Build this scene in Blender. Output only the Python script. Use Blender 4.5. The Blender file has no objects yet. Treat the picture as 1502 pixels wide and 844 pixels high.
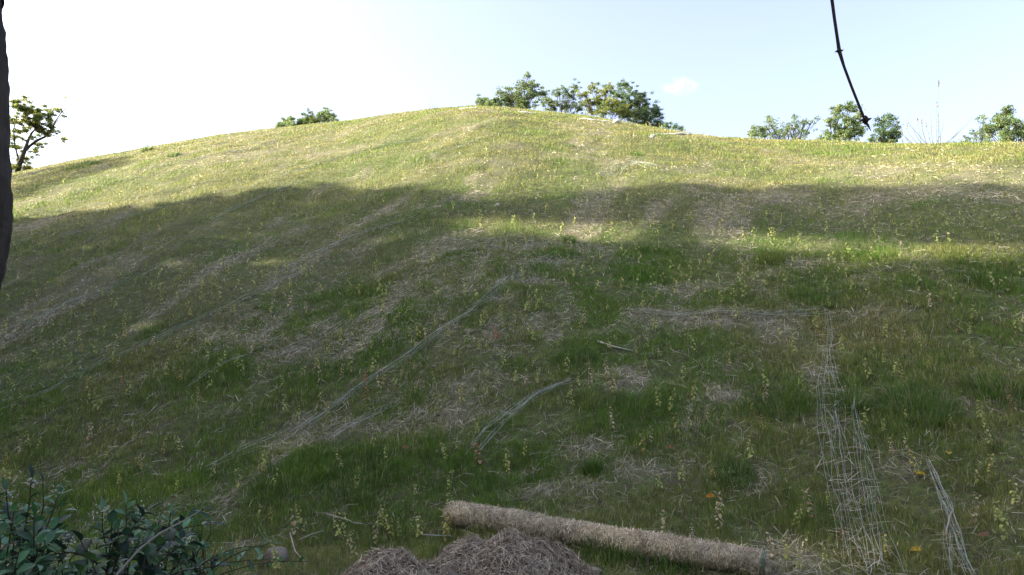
import bpy, bmesh, math, random
import numpy as np
from mathutils import Vector, Matrix
C = bpy.context.scene.collection
rng = np.random.default_rng(7)
random.seed(7)
R = math.radians

# ------------------------------------------------------------ camera, sky, sun, exposure
FOC = 26.0; FPX = 1502*FOC/36.0; PITCH = 8.0; EYE = 1.5
cd = bpy.data.cameras.new('camera'); cam = bpy.data.objects.new('camera', cd); C.objects.link(cam)
cd.lens = FOC; cd.sensor_width = 36; cd.clip_end = 5000; cd.clip_start = .05
cam.location = (0, 0, EYE); cam.rotation_euler = (R(90+PITCH), 0, 0)
bpy.context.scene.camera = cam
SUN_AZ, SUN_EL = -88.0, 27.0          # degrees, azimuth from +Y towards +X
w = bpy.data.worlds.new('World'); bpy.context.scene.world = w; w.use_nodes = True
nt = w.node_tree; bg = nt.nodes['Background']
sky = nt.nodes.new('ShaderNodeTexSky'); sky.sky_type = 'NISHITA'; sky.sun_disc = False
sky.sun_elevation = R(SUN_EL); sky.sun_rotation = R(SUN_AZ)
sky.dust_density = 4.0; sky.air_density = 1.0; sky.ozone_density = 1.0
hs = nt.nodes.new('ShaderNodeHueSaturation'); hs.inputs['Saturation'].default_value = .84; hs.inputs['Hue'].default_value = .517; hs.inputs['Value'].default_value = .97
nt.links.new(sky.outputs[0], hs.inputs['Color']); nt.links.new(hs.outputs[0], bg.inputs[0]); bg.inputs[1].default_value = .125
sd = bpy.data.lights.new('sun', 'SUN'); so = bpy.data.objects.new('sun', sd); C.objects.link(so)
sd.energy = 5.0; sd.angle = R(.9); sd.color = (1.0, .92, .72)
su = Vector((math.sin(R(SUN_AZ))*math.cos(R(SUN_EL)), math.cos(R(SUN_AZ))*math.cos(R(SUN_EL)), math.sin(R(SUN_EL))))
so.rotation_euler = su.to_track_quat('Z', 'Y').to_euler()
vs = bpy.context.scene.view_settings
vs.view_transform = 'Standard'; vs.look = 'None'; vs.gamma = 1; vs.exposure = 2.14
bpy.context.scene.cycles.max_bounces = 6
bpy.context.scene.cycles.transparent_max_bounces = 4

# ------------------------------------------------------------ helpers
def hsh(i, j, s):
    n = (i*374761393 + j*668265263 + s*1442695041) & 0x7fffffff
    n = ((n ^ (n >> 13))*1274126177) & 0x7fffffff
    return ((n ^ (n >> 16)) & 0xffff)/65535.0
def vnoise(x, y, s=0):
    x = np.asarray(x, float); y = np.asarray(y, float)
    xi = np.floor(x).astype(np.int64); yi = np.floor(y).astype(np.int64)
    fx = x-xi; fy = y-yi; fx = fx*fx*(3-2*fx); fy = fy*fy*(3-2*fy)
    a = hsh(xi, yi, s); b = hsh(xi+1, yi, s); c = hsh(xi, yi+1, s); d = hsh(xi+1, yi+1, s)
    return (a*(1-fx)+b*fx)*(1-fy)+(c*(1-fx)+d*fx)*fy
def fbm(x, y, s=0, o=3):
    t = 0; a = 1.0; tot = 0
    for k in range(o):
        t = t + a*vnoise(x*2**k, y*2**k, s+k*17); tot += a; a *= .5
    return t/tot
def sstep(a, b, x):
    t = np.clip((x-a)/(b-a), 0, 1); return t*t*(3-2*t)

FALL = 20.0
fx_, fy_ = math.sin(R(FALL)), math.cos(R(FALL))
def px_dir(u, v):
    a = (np.asarray(u, float)-751)/FPX; b = (422-np.asarray(v, float))/FPX
    cp, sp = math.cos(R(PITCH)), math.sin(R(PITCH))
    return a, cp-b*sp, b*cp+sp
SKYL = [(-40,268),(0,260),(60,246),(120,234),(180,224),(240,213),(320,199),(400,189),(480,181),(520,176),(580,168),(640,160),(700,156),(740,159),(800,165),
        (860,171),(905,178),(960,188),(1010,196),(1060,202),(1110,206),(1200,208),(1300,212),(1400,212),(1502,211),(1560,210)]
_az = []; _el = []
for u, v in SKYL:
    a, b, c = px_dir(u, v); _az.append(math.degrees(math.atan2(a, b))); _el.append(math.degrees(math.atan2(c, math.hypot(a, b))))
_az = [-179,-120,-90,-65,-50]+_az+[50,70,95,130,179]
_el = [.5, .5, 4, 8.5, 11]+_el+[13,10,5,.5,.5]
_az = np.array(_az); _el = np.array(_el)
def height(x, y):
    x = np.asarray(x, float); y = np.asarray(y, float)
    r = np.hypot(x, y)+1e-6; az = np.degrees(np.arctan2(x, y))
    E = np.interp(az, _az, _el); tE = np.tan(np.radians(E))
    D = np.interp(az, [-180,-60,-35,-20,-3,10,20,35,60,180], [50,50,46,43,38,34,31,28,26,26])
    D = D+.8*np.sin(az*.35)
    ph = np.abs(((az-FALL)+180) % 360-180)
    T = 6.3/np.maximum(np.cos(np.radians(np.minimum(ph, 75))), .24)
    T = np.minimum(T, D*.6)
    Zc = EYE+D*tE
    t = (r-T)/(D-T); L = D-T
    g1 = tE*L/Zc; g0 = 1.05
    tt = np.clip(t, 0, 1)
    h = (tt**3-2*tt**2+tt)*g0+(-2*tt**3+3*tt**2)+(tt**3-tt**2)*g1
    k = .35/L*4
    soft = np.where(t > -1, np.log1p(np.exp(np.clip(t*60, -40, 40)))/60, 0)      # rounds the foot of the slope
    h = np.where(t < .12, h*0+soft*(g0) - (g0*1.0-0)*0, h)
    h2 = (tt**3-2*tt**2+tt)*g0+(-2*tt**3+3*tt**2)+(tt**3-tt**2)*g1
    mixw = sstep(.0, .12, t)
    h = soft*g0*(1-mixw)+h2*mixw
    z = Zc*h
    q = np.maximum(r-D, 0)
    kk = .016
    qm = (tE+.32)/(2*kk)
    qa = np.minimum(q, qm)
    zb = Zc+tE*qa-kk*qa*qa-.32*np.maximum(q-qm, 0)
    z = np.where(t > 1, np.maximum(zb, np.minimum(zb*0-.5, z)), z)
    z = z*np.where(E < 1, .3, 1)
    fade = np.exp(-((r-D)/3.0)**2)
    lump = (fbm(x*.35, y*.35, 3)-.5)*.30*(1-.8*fade)+(fbm(x*1.5, y*1.5, 9)-.5)*.13*(1-.5*fade)
    return z+lump*sstep(1.5, 5, r)*(r < 200)
def ground(u, v):
    """point of the ground seen at photo pixel (u, v); array in, array out"""
    u = np.atleast_1d(np.asarray(u, float)); v = np.atleast_1d(np.asarray(v, float))
    a, b, c = px_dir(u, v); n = np.hypot(a, b)
    out = np.zeros((len(u), 3)); done = np.zeros(len(u), bool)
    rr = 2.0; prev = np.full(len(u), 2.0)
    while rr < 60:
        X = a/n*rr; Y = b/n*rr; Z = EYE+c/n*rr
        hit = (~done) & (Z < height(X, Y))
        if hit.any():
            lo = np.full(hit.sum(), rr-.15); hi = np.full(hit.sum(), rr)
            ah, bh, ch, nh = a[hit], b[hit], c[hit], n[hit]
            for _ in range(8):
                m = (lo+hi)/2; below = (EYE+ch/nh*m) < height(ah/nh*m, bh/nh*m)
                hi = np.where(below, m, hi); lo = np.where(below, lo, m)
            out[hit, 0] = ah/nh*hi; out[hit, 1] = bh/nh*hi; out[hit, 2] = height(out[hit, 0], out[hit, 1])
            done |= hit
        rr += .15
        if done.all(): break
    if not done.all():                       # just above the skyline: take the crest below it
        miss = ~done; out[miss] = ground(u[miss], v[miss]+1.5)
    return out
def at_dist(u, v, r):
    a, b, c = px_dir(u, v); n = math.hypot(a, b)
    return Vector((a/n*r, b/n*r, EYE+c/n*r))

def new_mat(name): 
    m = bpy.data.materials.new(name); m.use_nodes = True; return m
def leaf_mat(name, trans=.35, rough=.55, spec=.3, nscale=30, hue=.0):
    m = new_mat(name); t = m.node_tree; p = t.nodes['Principled BSDF']; o = t.nodes['Material Output']
    at = t.nodes.new('ShaderNodeAttribute'); at.attribute_name = 'Col'
    ns = t.nodes.new('ShaderNodeTexNoise'); ns.inputs['Scale'].default_value = nscale; ns.inputs['Detail'].default_value = 2
    geo = t.nodes.new('ShaderNodeNewGeometry'); t.links.new(geo.outputs['Position'], ns.inputs['Vector'])
    mr = t.nodes.new('ShaderNodeMapRange'); mr.inputs[1].default_value = .3; mr.inputs[2].default_value = .7
    mr.inputs[3].default_value = .75; mr.inputs[4].default_value = 1.25
    t.links.new(ns.outputs[0], mr.inputs[0])
    mul = t.nodes.new('ShaderNodeVectorMath'); mul.operation = 'SCALE'
    t.links.new(at.outputs['Color'], mul.inputs[0]); t.links.new(mr.outputs[0], mul.inputs['Scale'])
    t.links.new(mul.outputs[0], p.inputs['Base Color'])
    p.inputs['Roughness'].default_value = rough; p.inputs['Specular IOR Level'].default_value = spec
    if trans > 0:
        tr = t.nodes.new('ShaderNodeBsdfTranslucent'); t.links.new(mul.outputs[0], tr.inputs[0])
        mx = t.nodes.new('ShaderNodeMixShader'); mx.inputs[0].default_value = trans
        t.links.new(p.outputs[0], mx.inputs[1]); t.links.new(tr.outputs[0], mx.inputs[2]); t.links.new(mx.outputs[0], o.inputs[0])
    return m
M_GRASS = leaf_mat('grass_blade', .4, .5, .25, 6)
M_STRAW = leaf_mat('dry_straw', .1, .6, .3, 9)
M_LEAF = leaf_mat('tree_leaf', .5, .45, .3, 4)
M_SEED = leaf_mat('seedling_leaf', .5, .6, .15, 40)
M_SHRUB = leaf_mat('shrub_leaf', .25, .5, .3, 25)
M_NET = leaf_mat('plastic_net', .2, .35, .4, 10)
def bark_mat(name, c1, c2, sc=14, bump=.6):
    m = new_mat(name); t = m.node_tree; p = t.nodes['Principled BSDF']
    tc = t.nodes.new('ShaderNodeTexCoord'); mp = t.nodes.new('ShaderNodeMapping'); mp.inputs['Scale'].default_value = (1, 1, .25)
    t.links.new(tc.outputs['Object'], mp.inputs[0])
    n = t.nodes.new('ShaderNodeTexNoise'); n.inputs['Scale'].default_value = sc; n.inputs['Detail'].default_value = 8; n.inputs['Roughness'].default_value = .7
    t.links.new(mp.outputs[0], n.inputs['Vector'])
    cr = t.nodes.new('ShaderNodeValToRGB'); cr.color_ramp.elements[0].position = .35; cr.color_ramp.elements[1].position = .68
    cr.color_ramp.elements[0].color = (*c1, 1); cr.color_ramp.elements[1].color = (*c2, 1)
    t.links.new(n.outputs[0], cr.inputs[0]); t.links.new(cr.outputs[0], p.inputs['Base Color'])
    b = t.nodes.new('ShaderNodeBump'); b.inputs['Strength'].default_value = bump; b.inputs['Distance'].default_value = .03
    t.links.new(n.outputs[0], b.inputs['Height']); t.links.new(b.outputs[0], p.inputs['Normal'])
    p.inputs['Roughness'].default_value = .9; p.inputs['Specular IOR Level'].default_value = .15
    return m
M_BARK = bark_mat('bark', (.022, .017, .014), (.075, .06, .05))
M_BARKL = bark_mat('pale_bark', (.06, .05, .04), (.16, .13, .10), 5)
M_TWIG = bark_mat('twig_bark', (.03, .018, .014), (.07, .05, .04), 40)
M_STONE = bark_mat('stone', (.10, .085, .06), (.26, .22, .165), 9, .5)
M_WHITE = bark_mat('white_sheet', (.34, .34, .32), (.62, .62, .58), 5, .2)

def obj_np(name, V, F, col=None, mat=None, parent=None, smooth=False):
    """V (n,3), F (m,3 or 4), col (n,3)"""
    me = bpy.data.meshes.new(name); V = np.asarray(V, np.float32); F = np.asarray(F, np.int32)
    k = F.shape[1]
    me.vertices.add(len(V)); me.vertices.foreach_set('co', V.ravel())
    me.loops.add(F.size); me.loops.foreach_set('vertex_index', F.ravel())
    me.polygons.add(len(F)); me.polygons.foreach_set('loop_start', np.arange(0, F.size, k, dtype=np.int32))
    try: me.polygons.foreach_set('loop_total', np.full(len(F), k, np.int32))
    except Exception: pass
    if smooth: me.polygons.foreach_set('use_smooth', np.ones(len(F), bool))
    me.update(calc_edges=True)
    if col is not None:
        a = me.color_attributes.new('Col', 'FLOAT_COLOR', 'POINT')
        c4 = np.ones((len(V), 4), np.float32); c4[:, :3] = col; a.data.foreach_set('color', c4.ravel())
    if mat: me.materials.append(mat)
    o = bpy.data.objects.new(name, me); C.objects.link(o)
    if parent: o.parent = parent
    return o
def tag(o, label=None, cat=None, group=None, kind=None):
    if label: o['label'] = label
    if cat: o['category'] = cat
    if group: o['group'] = group
    if kind: o['kind'] = kind
    return o
def empty(name, loc, label, cat, group=None):
    o = bpy.data.objects.new(name, None); C.objects.link(o); o.location = loc; o.empty_display_size = .1
    return tag(o, label, cat, group)
class Bag:
    """collects vertices, triangles and colours"""
    def __init__(s): s.V = []; s.F = []; s.K = []; s.n = 0
    def add(s, V, F, col):
        V = np.asarray(V, float); F = np.asarray(F, int)
        s.V.append(V); s.F.append(F+s.n); s.n += len(V)
        col = np.asarray(col, float)
        s.K.append(np.tile(col, (len(V), 1)) if col.ndim == 1 else col)
    def tube(s, P, rad, col, sides=6, cap=True):
        P = [Vector(p) for p in P]; n = len(P); rad = [rad]*n if isinstance(rad, (int, float)) else list(rad)
        V = []; F = []; ref = None
        for i in range(n):
            d = (P[min(i+1, n-1)]-P[max(i-1, 0)]).normalized()
            if ref is None: ref = d.orthogonal().normalized()
            ref = (ref-d*ref.dot(d)).normalized(); b = d.cross(ref)
            for k in range(sides):
                a = 2*math.pi*k/sides; V.append(P[i]+(ref*math.cos(a)+b*math.sin(a))*rad[i])
        for i in range(n-1):
            for k in range(sides):
                a0 = i*sides+k; a1 = i*sides+(k+1) % sides; b0 = a0+sides; b1 = a1+sides
                F += [(a0, a1, b1), (a0, b1, b0)]
        if cap:
            V.append(P[0]); V.append(P[-1]); c0 = len(V)-2; c1 = c0+1
            for k in range(sides):
                F.append((c0, (k+1) % sides, k)); F.append((c1, (n-1)*sides+k, (n-1)*sides+(k+1) % sides))
        s.add([tuple(v) for v in V], F, col)
    def build(s, name, mat, parent=None, origin=None, smooth=False):
        V = np.concatenate(s.V); 
        if origin is not None: V = V-np.asarray(origin)
        return obj_np(name, V, np.concatenate(s.F), np.concatenate(s.K), mat, parent, smooth)
def strips(P, D, L, W, N, col, bend=0.0):
    """flat thin strips (straw) centred at P along D, length L, width W, roughly facing N; 2 quads as 4 triangles"""
    P = np.asarray(P); D = D/np.linalg.norm(D, axis=1, keepdims=True)
    S = np.cross(D, N); S /= np.linalg.norm(S, axis=1, keepdims=True)+1e-9
    U = np.cross(S, D)
    L = L[:, None]; W = W[:, None]*.5
    b = (bend*L) if np.ndim(bend) == 0 else bend[:, None]*L
    V = np.stack([P-D*L/2-S*W, P-D*L/2+S*W, P-S*W+U*b, P+S*W+U*b, P+D*L/2-S*W*.6, P+D*L/2+S*W*.6], 1)
    n = len(P); base = np.arange(n)[:, None, None]*6
    F = np.array([[0,1,3],[0,3,2],[2,3,5],[2,5,4]])[None]+base
    return V.reshape(-1, 3), F.reshape(-1, 3), np.repeat(col, 6, 0)
def rand_unit(n):
    v = rng.normal(size=(n, 3)); return v/np.linalg.norm(v, axis=1, keepdims=True)

# ------------------------------------------------------------ where the slope is straw, where it is lush
# photo-measured patches: (u, v, radius across, radius up, strength)
STRAW_PX = [(1440,262,120,26,1),(1290,250,80,18,.8),(1150,285,60,12,.9),(1300,290,90,10,.6),(1060,470,140,16,1),(1250,462,60,9,.6),(440,508,70,20,1),
  (935,560,45,18,1),(1060,580,40,16,.8),(650,610,90,26,.8),(700,560,80,24,.7),(720,500,80,20,.5),(850,660,70,24,.8),(820,720,80,16,1),(760,700,40,9,.9),(640,700,18,16,.9),(940,690,60,18,.7),
  (1100,700,50,22,.7),(780,415,45,10,1),(810,385,30,7,.9),(740,440,30,9,.8),(350,605,50,10,.7),(470,640,50,14,.9),(230,685,40,9,.5),(130,645,24,7,.5),
  (180,372,40,8,.6),(240,395,50,8,.5),(330,470,60,22,.5),(120,410,60,14,.4),(1400,590,40,7,.6),(1330,690,60,20,.5),(1000,430,80,16,.5),(600,385,60,12,.4),
  (490,225,60,8,.9),(700,235,70,8,.6),(890,235,50,8,.8),(1010,245,60,9,.8),(1200,240,70,8,.6),(330,230,60,6,.8),(90,245,50,8,.5),(70,325,40,6,.9),(550,780,30,10,.3),
  (480,760,40,8,.3),(1190,590,30,20,.3),(560,440,60,9,.4),(900,385,80,12,.3),(760,215,40,7,.5),(230,560,40,8,.4),(60,510,40,7,.5),(390,560,30,6,.3)]
LUSH_PX = [(480,690,120,34,1),(590,700,60,30,1),(110,740,120,50,.8),(850,525,45,12,1),(1340,578,60,24,1),(1150,600,50,18,.8),(1240,590,40,14,.8),(1440,570,60,26,.8),
  (1128,378,26,12,1),(1190,437,36,10,.9),(400,600,110,26,.7),(270,560,110,26,.5),(190,500,120,20,.4),(480,555,90,20,.7),(900,800,110,30,.8),(880,620,50,16,.7),(1100,670,40,16,.6),
  (1340,640,80,26,.6),(1430,710,60,40,.6),(1200,760,70,40,.6),(700,250,30,6,.3),(1000,240,30,6,.4),(935,222,24,6,.6),(835,351,14,7,1),(780,650,40,20,.5),(870,690,14,14,.9),(1080,680,30,14,.9),(680,372,14,6,.6),
  (1440,400,60,20,.6),(1250,500,40,10,.5),(990,575,40,16,.4),(60,660,90,30,.5),(380,780,90,30,.6),(1350,420,30,8,.5),(790,745,60,8,.2),(1010,770,60,22,.5),(110,245,40,8,.3),(1180,400,60,8,.2)]
def to_world(lst):
    out = []
    for (u, v, a, b, s) in lst:
        p = ground([u, u+a, u, u-a], [v, v, v-b, v])
        c = p[0]; ux = p[1]-p[3]; rx = np.hypot(ux[0], ux[1])/2
        uy = p[2]-c; ry = np.hypot(uy[0], uy[1])
        if ry < .05 or ry > 12: ry = min(max(ry, 1), 6)
        out.append((c[0], c[1], rx, ry, s))
    return out
STW = to_world(STRAW_PX); LSW = to_world(LUSH_PX)
def blobs(x, y, lst, jx):
    t = np.zeros_like(x)
    wob = (fbm(x*1.1, y*1.1, jx)-.5)*1.5
    for (cx, cy, rx, ry, s) in lst:
        n = math.hypot(cx, cy); ux, uy = cx/n, cy/n
        dx = x-cx; dy = y-cy
        al = dx*ux+dy*uy; ac = dx*uy-dy*ux
        q = np.sqrt((al/ry)**2+(ac/rx)**2)+wob
        t = np.maximum(t, s*np.clip(1.22-q, 0, 1))
    return t
def straw_lush(x, y):
    al = x*fx_+y*fy_; ac = x*fy_-y*fx_
    n1 = fbm(ac*1.0, al*.17, 31, 4); n2 = fbm(ac*1.6, al*.9, 57, 3); n3 = fbm(x*.8, y*.8, 77, 3)
    st = sstep(.50, .72, n1*.6+n2*.4+.02); lu = sstep(.52, .70, n3)
    B = blobs(x, y, STW, 5); G = blobs(x, y, LSW, 8)
    fine = .45+1.1*fbm(x*2.6, y*2.6, 91, 3)                     # breaks the patches up at hand size
    st = np.clip(np.maximum(st*.55, B*.68)*fine-G*.8, 0, 1); lu = np.clip(np.maximum(lu*.6, G*.85)*fine-B*.6, 0, 1)
    return st, lu

# ------------------------------------------------------------ ground sheet (polar mesh, fine where it is near)
azs = np.concatenate([np.linspace(-180, -42, 70)[:-1], np.linspace(-42, 42, 520), np.linspace(42, 180, 70)[1:-1]])
rs = np.concatenate([[.01, .8, 1.6, 2.4], np.geomspace(3, 66, 430), np.geomspace(70, 1500, 26)])
A, RR = np.meshgrid(np.radians(azs), rs); X = RR*np.sin(A); Y = RR*np.cos(A)
Z = height(X, Y); Z = np.where(RR > 120, np.maximum(Z*0-6, -6), np.maximum(Z, -6))
V = np.stack([X, Y, Z], -1).reshape(-1, 3); na = len(azs); nr = len(rs)
i, j = np.meshgrid(np.arange(nr-1), np.arange(na), indexing='ij'); j2 = (j+1) % na
F = np.stack([i*na+j, i*na+j2, (i+1)*na+j2, (i+1)*na+j], -1).reshape(-1, 4)[:, ::-1]
st, lu = straw_lush(V[:, 0], V[:, 1])
g = obj_np('ground', V, F, np.stack([st, lu, st*0], 1), None, None, True); tag(g, kind='structure')
m = new_mat('soil_and_thatch'); t = m.node_tree; p = t.nodes['Principled BSDF']
at = t.nodes.new('ShaderNodeAttribute'); at.attribute_name = 'Col'; sp = t.nodes.new('ShaderNodeSeparateColor'); t.links.new(at.outputs[0], sp.inputs[0])
geo = t.nodes.new('ShaderNodeNewGeometry')
def nz(scale, det=6, rough=.65):
    n = t.nodes.new('ShaderNodeTexNoise'); n.inputs['Scale'].default_value = scale; n.inputs['Detail'].default_value = det; n.inputs['Roughness'].default_value = rough
    t.links.new(geo.outputs['Position'], n.inputs['Vector']); return n
nA = nz(9); nB = nz(38, 4)
r1 = t.nodes.new('ShaderNodeValToRGB'); r1.color_ramp.elements[0].position = .35; r1.color_ramp.elements[1].position = .7
r1.color_ramp.elements[0].color = (.045, .04, .022, 1); r1.color_ramp.elements[1].color = (.12, .16, .045, 1)
r2 = t.nodes.new('ShaderNodeValToRGB'); r2.color_ramp.elements[0].position = .3; r2.color_ramp.elements[1].position = .7
r2.color_ramp.elements[0].color = (.09, .08, .05, 1); r2.color_ramp.elements[1].color = (.29, .26, .18, 1)
t.links.new(nA.outputs[0], r1.inputs[0]); t.links.new(nB.outputs[0], r2.inputs[0])
mx = t.nodes.new('ShaderNodeMix'); mx.data_type = 'RGBA'
ad = t.nodes.new('ShaderNodeMath'); ad.operation = 'ADD'; ad.use_clamp = True; ad.inputs[1].default_value = .12
t.links.new(sp.outputs[0], ad.inputs[0]); t.links.new(ad.outputs[0], mx.inputs[0]); t.links.new(r1.outputs[0], mx.inputs[6]); t.links.new(r2.outputs[0], mx.inputs[7])
t.links.new(mx.outputs[2], p.inputs['Base Color']); p.inputs['Roughness'].default_value = .95; p.inputs['Specular IOR Level'].default_value = .1
b = t.nodes.new('ShaderNodeBump'); b.inputs['Strength'].default_value = .8; b.inputs['Distance'].default_value = .04
t.links.new(nB.outputs[0], b.inputs['Height']); t.links.new(b.outputs[0], p.inputs['Normal'])
g.data.materials.append(m)

# ------------------------------------------------------------ grass and straw lying on it
AZR = 41.0
def scatter(n, r0, r1, azr=AZR, power=1.0):
    # area density falls as 1/r^power
    az = np.radians(rng.uniform(-azr, azr, n)); e = 2-power
    u = rng.uniform(0, 1, n)
    r = (r0**e+u*(r1**e-r0**e))**(1/e) if abs(e) > 1e-6 else r0*(r1/r0)**u
    return r*np.sin(az), r*np.cos(az), r
LOGA = ground([660], [769])[0]; LOGB = ground([1123], [847])[0]
HEAPS = [(745, 5.75, .74, .60), (585, 5.45, .62, .52)]
def footprint(x, y):
    ok = np.ones(len(x), bool)
    ax, ay = LOGB[0]-LOGA[0], LOGB[1]-LOGA[1]; L2 = ax*ax+ay*ay; t = np.clip(((x-LOGA[0])*ax+(y-LOGA[1])*ay)/L2, 0, 1)
    ok &= np.hypot(x-LOGA[0]-t*ax, y-LOGA[1]-t*ay) > .10
    for u, r, wx, wy in HEAPS:
        c = at_dist(u, 800, r); ok &= ((x-c.x)/wx)**2+((y-c.y)/wy)**2 > .95
    return ok
def shade_noise(n, s=.18): return 1+rng.normal(0, s, n)[:, None].clip(-.45, .6)
def make_grass(n, r0, r1, segs, power):
    x, y, r = scatter(n, r0, r1, power=power)
    st, lu = straw_lush(x, y)
    cl = fbm(x*3.3, y*3.3, 21, 2)                                   # clumping at hand width
    keep = rng.uniform(0, 1, n) < np.clip((1-.58*st)*(.42+1.6*sstep(.36, .62, cl))+lu*.7, 0, 1)
    keep &= footprint(x, y)
    x, y, r, st, lu, cl = [q[keep] for q in (x, y, r, st, lu, cl)]; n = len(x)
    z = height(x, y)-.005
    h = (.03+.04*rng.uniform(0, 1, n)**1.3+.035*sstep(.4, .7, cl))*(1+.95*lu)*(1-.4*st)
    wd = np.maximum(.0034*(1+.5*lu), r/740*.46)*rng.uniform(.7, 1.3, n)
    a = rng.uniform(0, 2*np.pi, n); lean = rng.uniform(.1, .75, n)
    d = np.stack([np.cos(a), np.sin(a)], 1)
    la = a+rng.normal(0, 1.2, n); ld = np.stack([np.sin(la), -np.cos(la)], 1)
    P = np.stack([x, y, z], 1)
    S = np.concatenate([d, np.zeros((n, 1))], 1)*wd[:, None]*.5
    Ld = np.concatenate([ld, np.zeros((n, 1))], 1)*(h*lean)[:, None]
    U = np.zeros((n, 3)); U[:, 2] = h
    n4 = fbm(x*.5, y*.5, 101, 3)[:, None]; dry = (rng.uniform(0, 1, n)[:, None] < (.05+.35*(n4-.35).clip(0, 1)+.22*st[:, None]))
    green = np.array([.112, .205, .026])*(1-lu[:, None])+np.array([.078, .172, .018])*lu[:, None]
    olive = np.array([.235, .235, .070]); up = sstep(5, 9, z)[:, None]
    k = ((n4-.3)*1.8+.60*up).clip(0, 1)*(1-lu[:, None]*.8)
    col = green*(1-k)+olive*k
    col = np.where(dry, np.array([.36, .31, .18]), col)*shade_noise(n)
    col[:, 0] *= rng.uniform(.85, 1.2, n)
    col = col.clip(.01, .6)
    if segs == 1:
        V = np.stack([P-S, P+S, P+Ld+U], 1).reshape(-1, 3)
        F = (np.arange(n)[:, None]*3+np.array([0, 1, 2]))
        return V, F, np.repeat(col, 3, 0)
    M = P+Ld*.3+U*.6
    V = np.stack([P-S, P+S, M-S*.8, M+S*.8, P+Ld+U*.97], 1).reshape(-1, 3)
    F = (np.array([[0,1,3],[0,3,2],[2,3,4]])[None]+np.arange(n)[:, None, None]*5).reshape(-1, 3)
    return V, F, np.repeat(col, 5, 0)
bag = Bag()
for args in ((420000, 4.6, 14, 2, 1.3), (560000, 13, 62, 1, 1.35)): bag.add(*make_grass(*args))
tag(bag.build('grass', M_GRASS), 'short patchy green grass covering the whole slope', 'grass', kind='stuff')

def make_straw(n, r0, r1, power, amin=0):
    x, y, r = scatter(n, r0, r1, power=power); st, lu = straw_lush(x, y)
    keep = rng.uniform(0, 1, n) < np.clip(.07+1.0*st**1.2-lu*.05, 0, 1)
    x, y, r, st = x[keep], y[keep], r[keep], st[keep]; n = len(x)
    z = height(x, y)+rng.uniform(.004, .05, n)
    e = .05; sx = (height(x+e, y)-height(x-e, y))/(2*e); sy = (height(x, y+e)-height(x, y-e))/(2*e)
    a = rng.uniform(0, 2*np.pi, n); D = np.stack([np.cos(a), np.sin(a), np.cos(a)*sx+np.sin(a)*sy+rng.normal(0, .22, n)], 1)
    N = np.stack([-sx, -sy, np.ones(n)], 1)+rng.normal(0, .5, (n, 3))
    L = rng.uniform(.04, .17, n); W = np.maximum(.0035, r/740*.36)*rng.uniform(.7, 1.3, n)
    pal = np.array([[.38, .34, .235], [.27, .235, .155], [.50, .46, .34], [.18, .155, .10]])
    col = pal[rng.choice(4, n, p=[.4, .27, .18, .15])]*shade_noise(n, .12)
    return strips(np.stack([x, y, z], 1), D, L, W, N, col, rng.uniform(-.06, .12, n))
bag = Bag()
bag.add(*make_straw(260000, 4.8, 18, 1.2)); bag.add(*make_straw(180000, 17, 60, 1.3))
tag(bag.build('straw_litter', M_STRAW), 'dry grey straw scattered over the bare patches of the slope', 'straw', kind='stuff')

#@@OBJECTS
# ------------------------------------------------------------ trees
def leaf_cloud(bag, centres, radii, n_per_m2, size, cols, squash=.8, clump=.38):
    """small leaf faces gathered in clumps through each crown volume"""
    for c, r in zip(centres, radii):
        c = np.array(c, float); ncl = max(4, int(9*(r/clump)**1.5*.5))
        q = rand_unit(ncl)*(rng.uniform(.2, 1.2, ncl)[:, None]*r); q[:, 2] *= squash
        nl = max(6, int(3.2*n_per_m2*4*math.pi*r*r/ncl))
        for k in range(ncl):
            cs = clump*rng.uniform(.5, 1.1)*min(1, r/clump)
            P = c+q[k]+rng.normal(0, .42, (nl, 3))*cs*np.array([1, 1, .55])
            D = rand_unit(nl); D[:, 2] -= .35; N = rand_unit(nl)+np.array([0, 0, .8])
            L = size*rng.uniform(.6, 1.3, nl); W = L*rng.uniform(.45, .7, nl)
            base = cols[rng.integers(len(cols))]; col = np.array(base)*shade_noise(nl, .15)*rng.uniform(.85, 1.15)
            D = D/np.linalg.norm(D, axis=1, keepdims=True); S = np.cross(D, N); S /= np.linalg.norm(S, axis=1, keepdims=True)+1e-9
            U = np.cross(S, D)
            V = np.stack([P-D*L[:, None]/2, P+S*W[:, None]/2+U*L[:, None]*.12, P+D*L[:, None]/2, P-S*W[:, None]/2+U*L[:, None]*.12], 1).reshape(-1, 3)
            F = (np.array([[0,1,2],[0,2,3]])[None]+np.arange(nl)[:, None, None]*4).reshape(-1, 3)
            bag.add(V, F, np.repeat(col.clip(.01, .7), 4, 0))
def limb(bag, a, b, r0, r1, col, seg=6, wob=.08):
    a = np.array(a, float); b = np.array(b, float); L = np.linalg.norm(b-a)
    P = [a+(b-a)*t+rng.normal(0, wob*L*.35, 3)*math.sin(math.pi*t)+np.array([0, 0, .08*L*math.sin(math.pi*t)]) for t in np.linspace(0, 1, seg+1)]
    bag.tube(P, list(np.linspace(r0, r1, seg+1)), col, 7)
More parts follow.
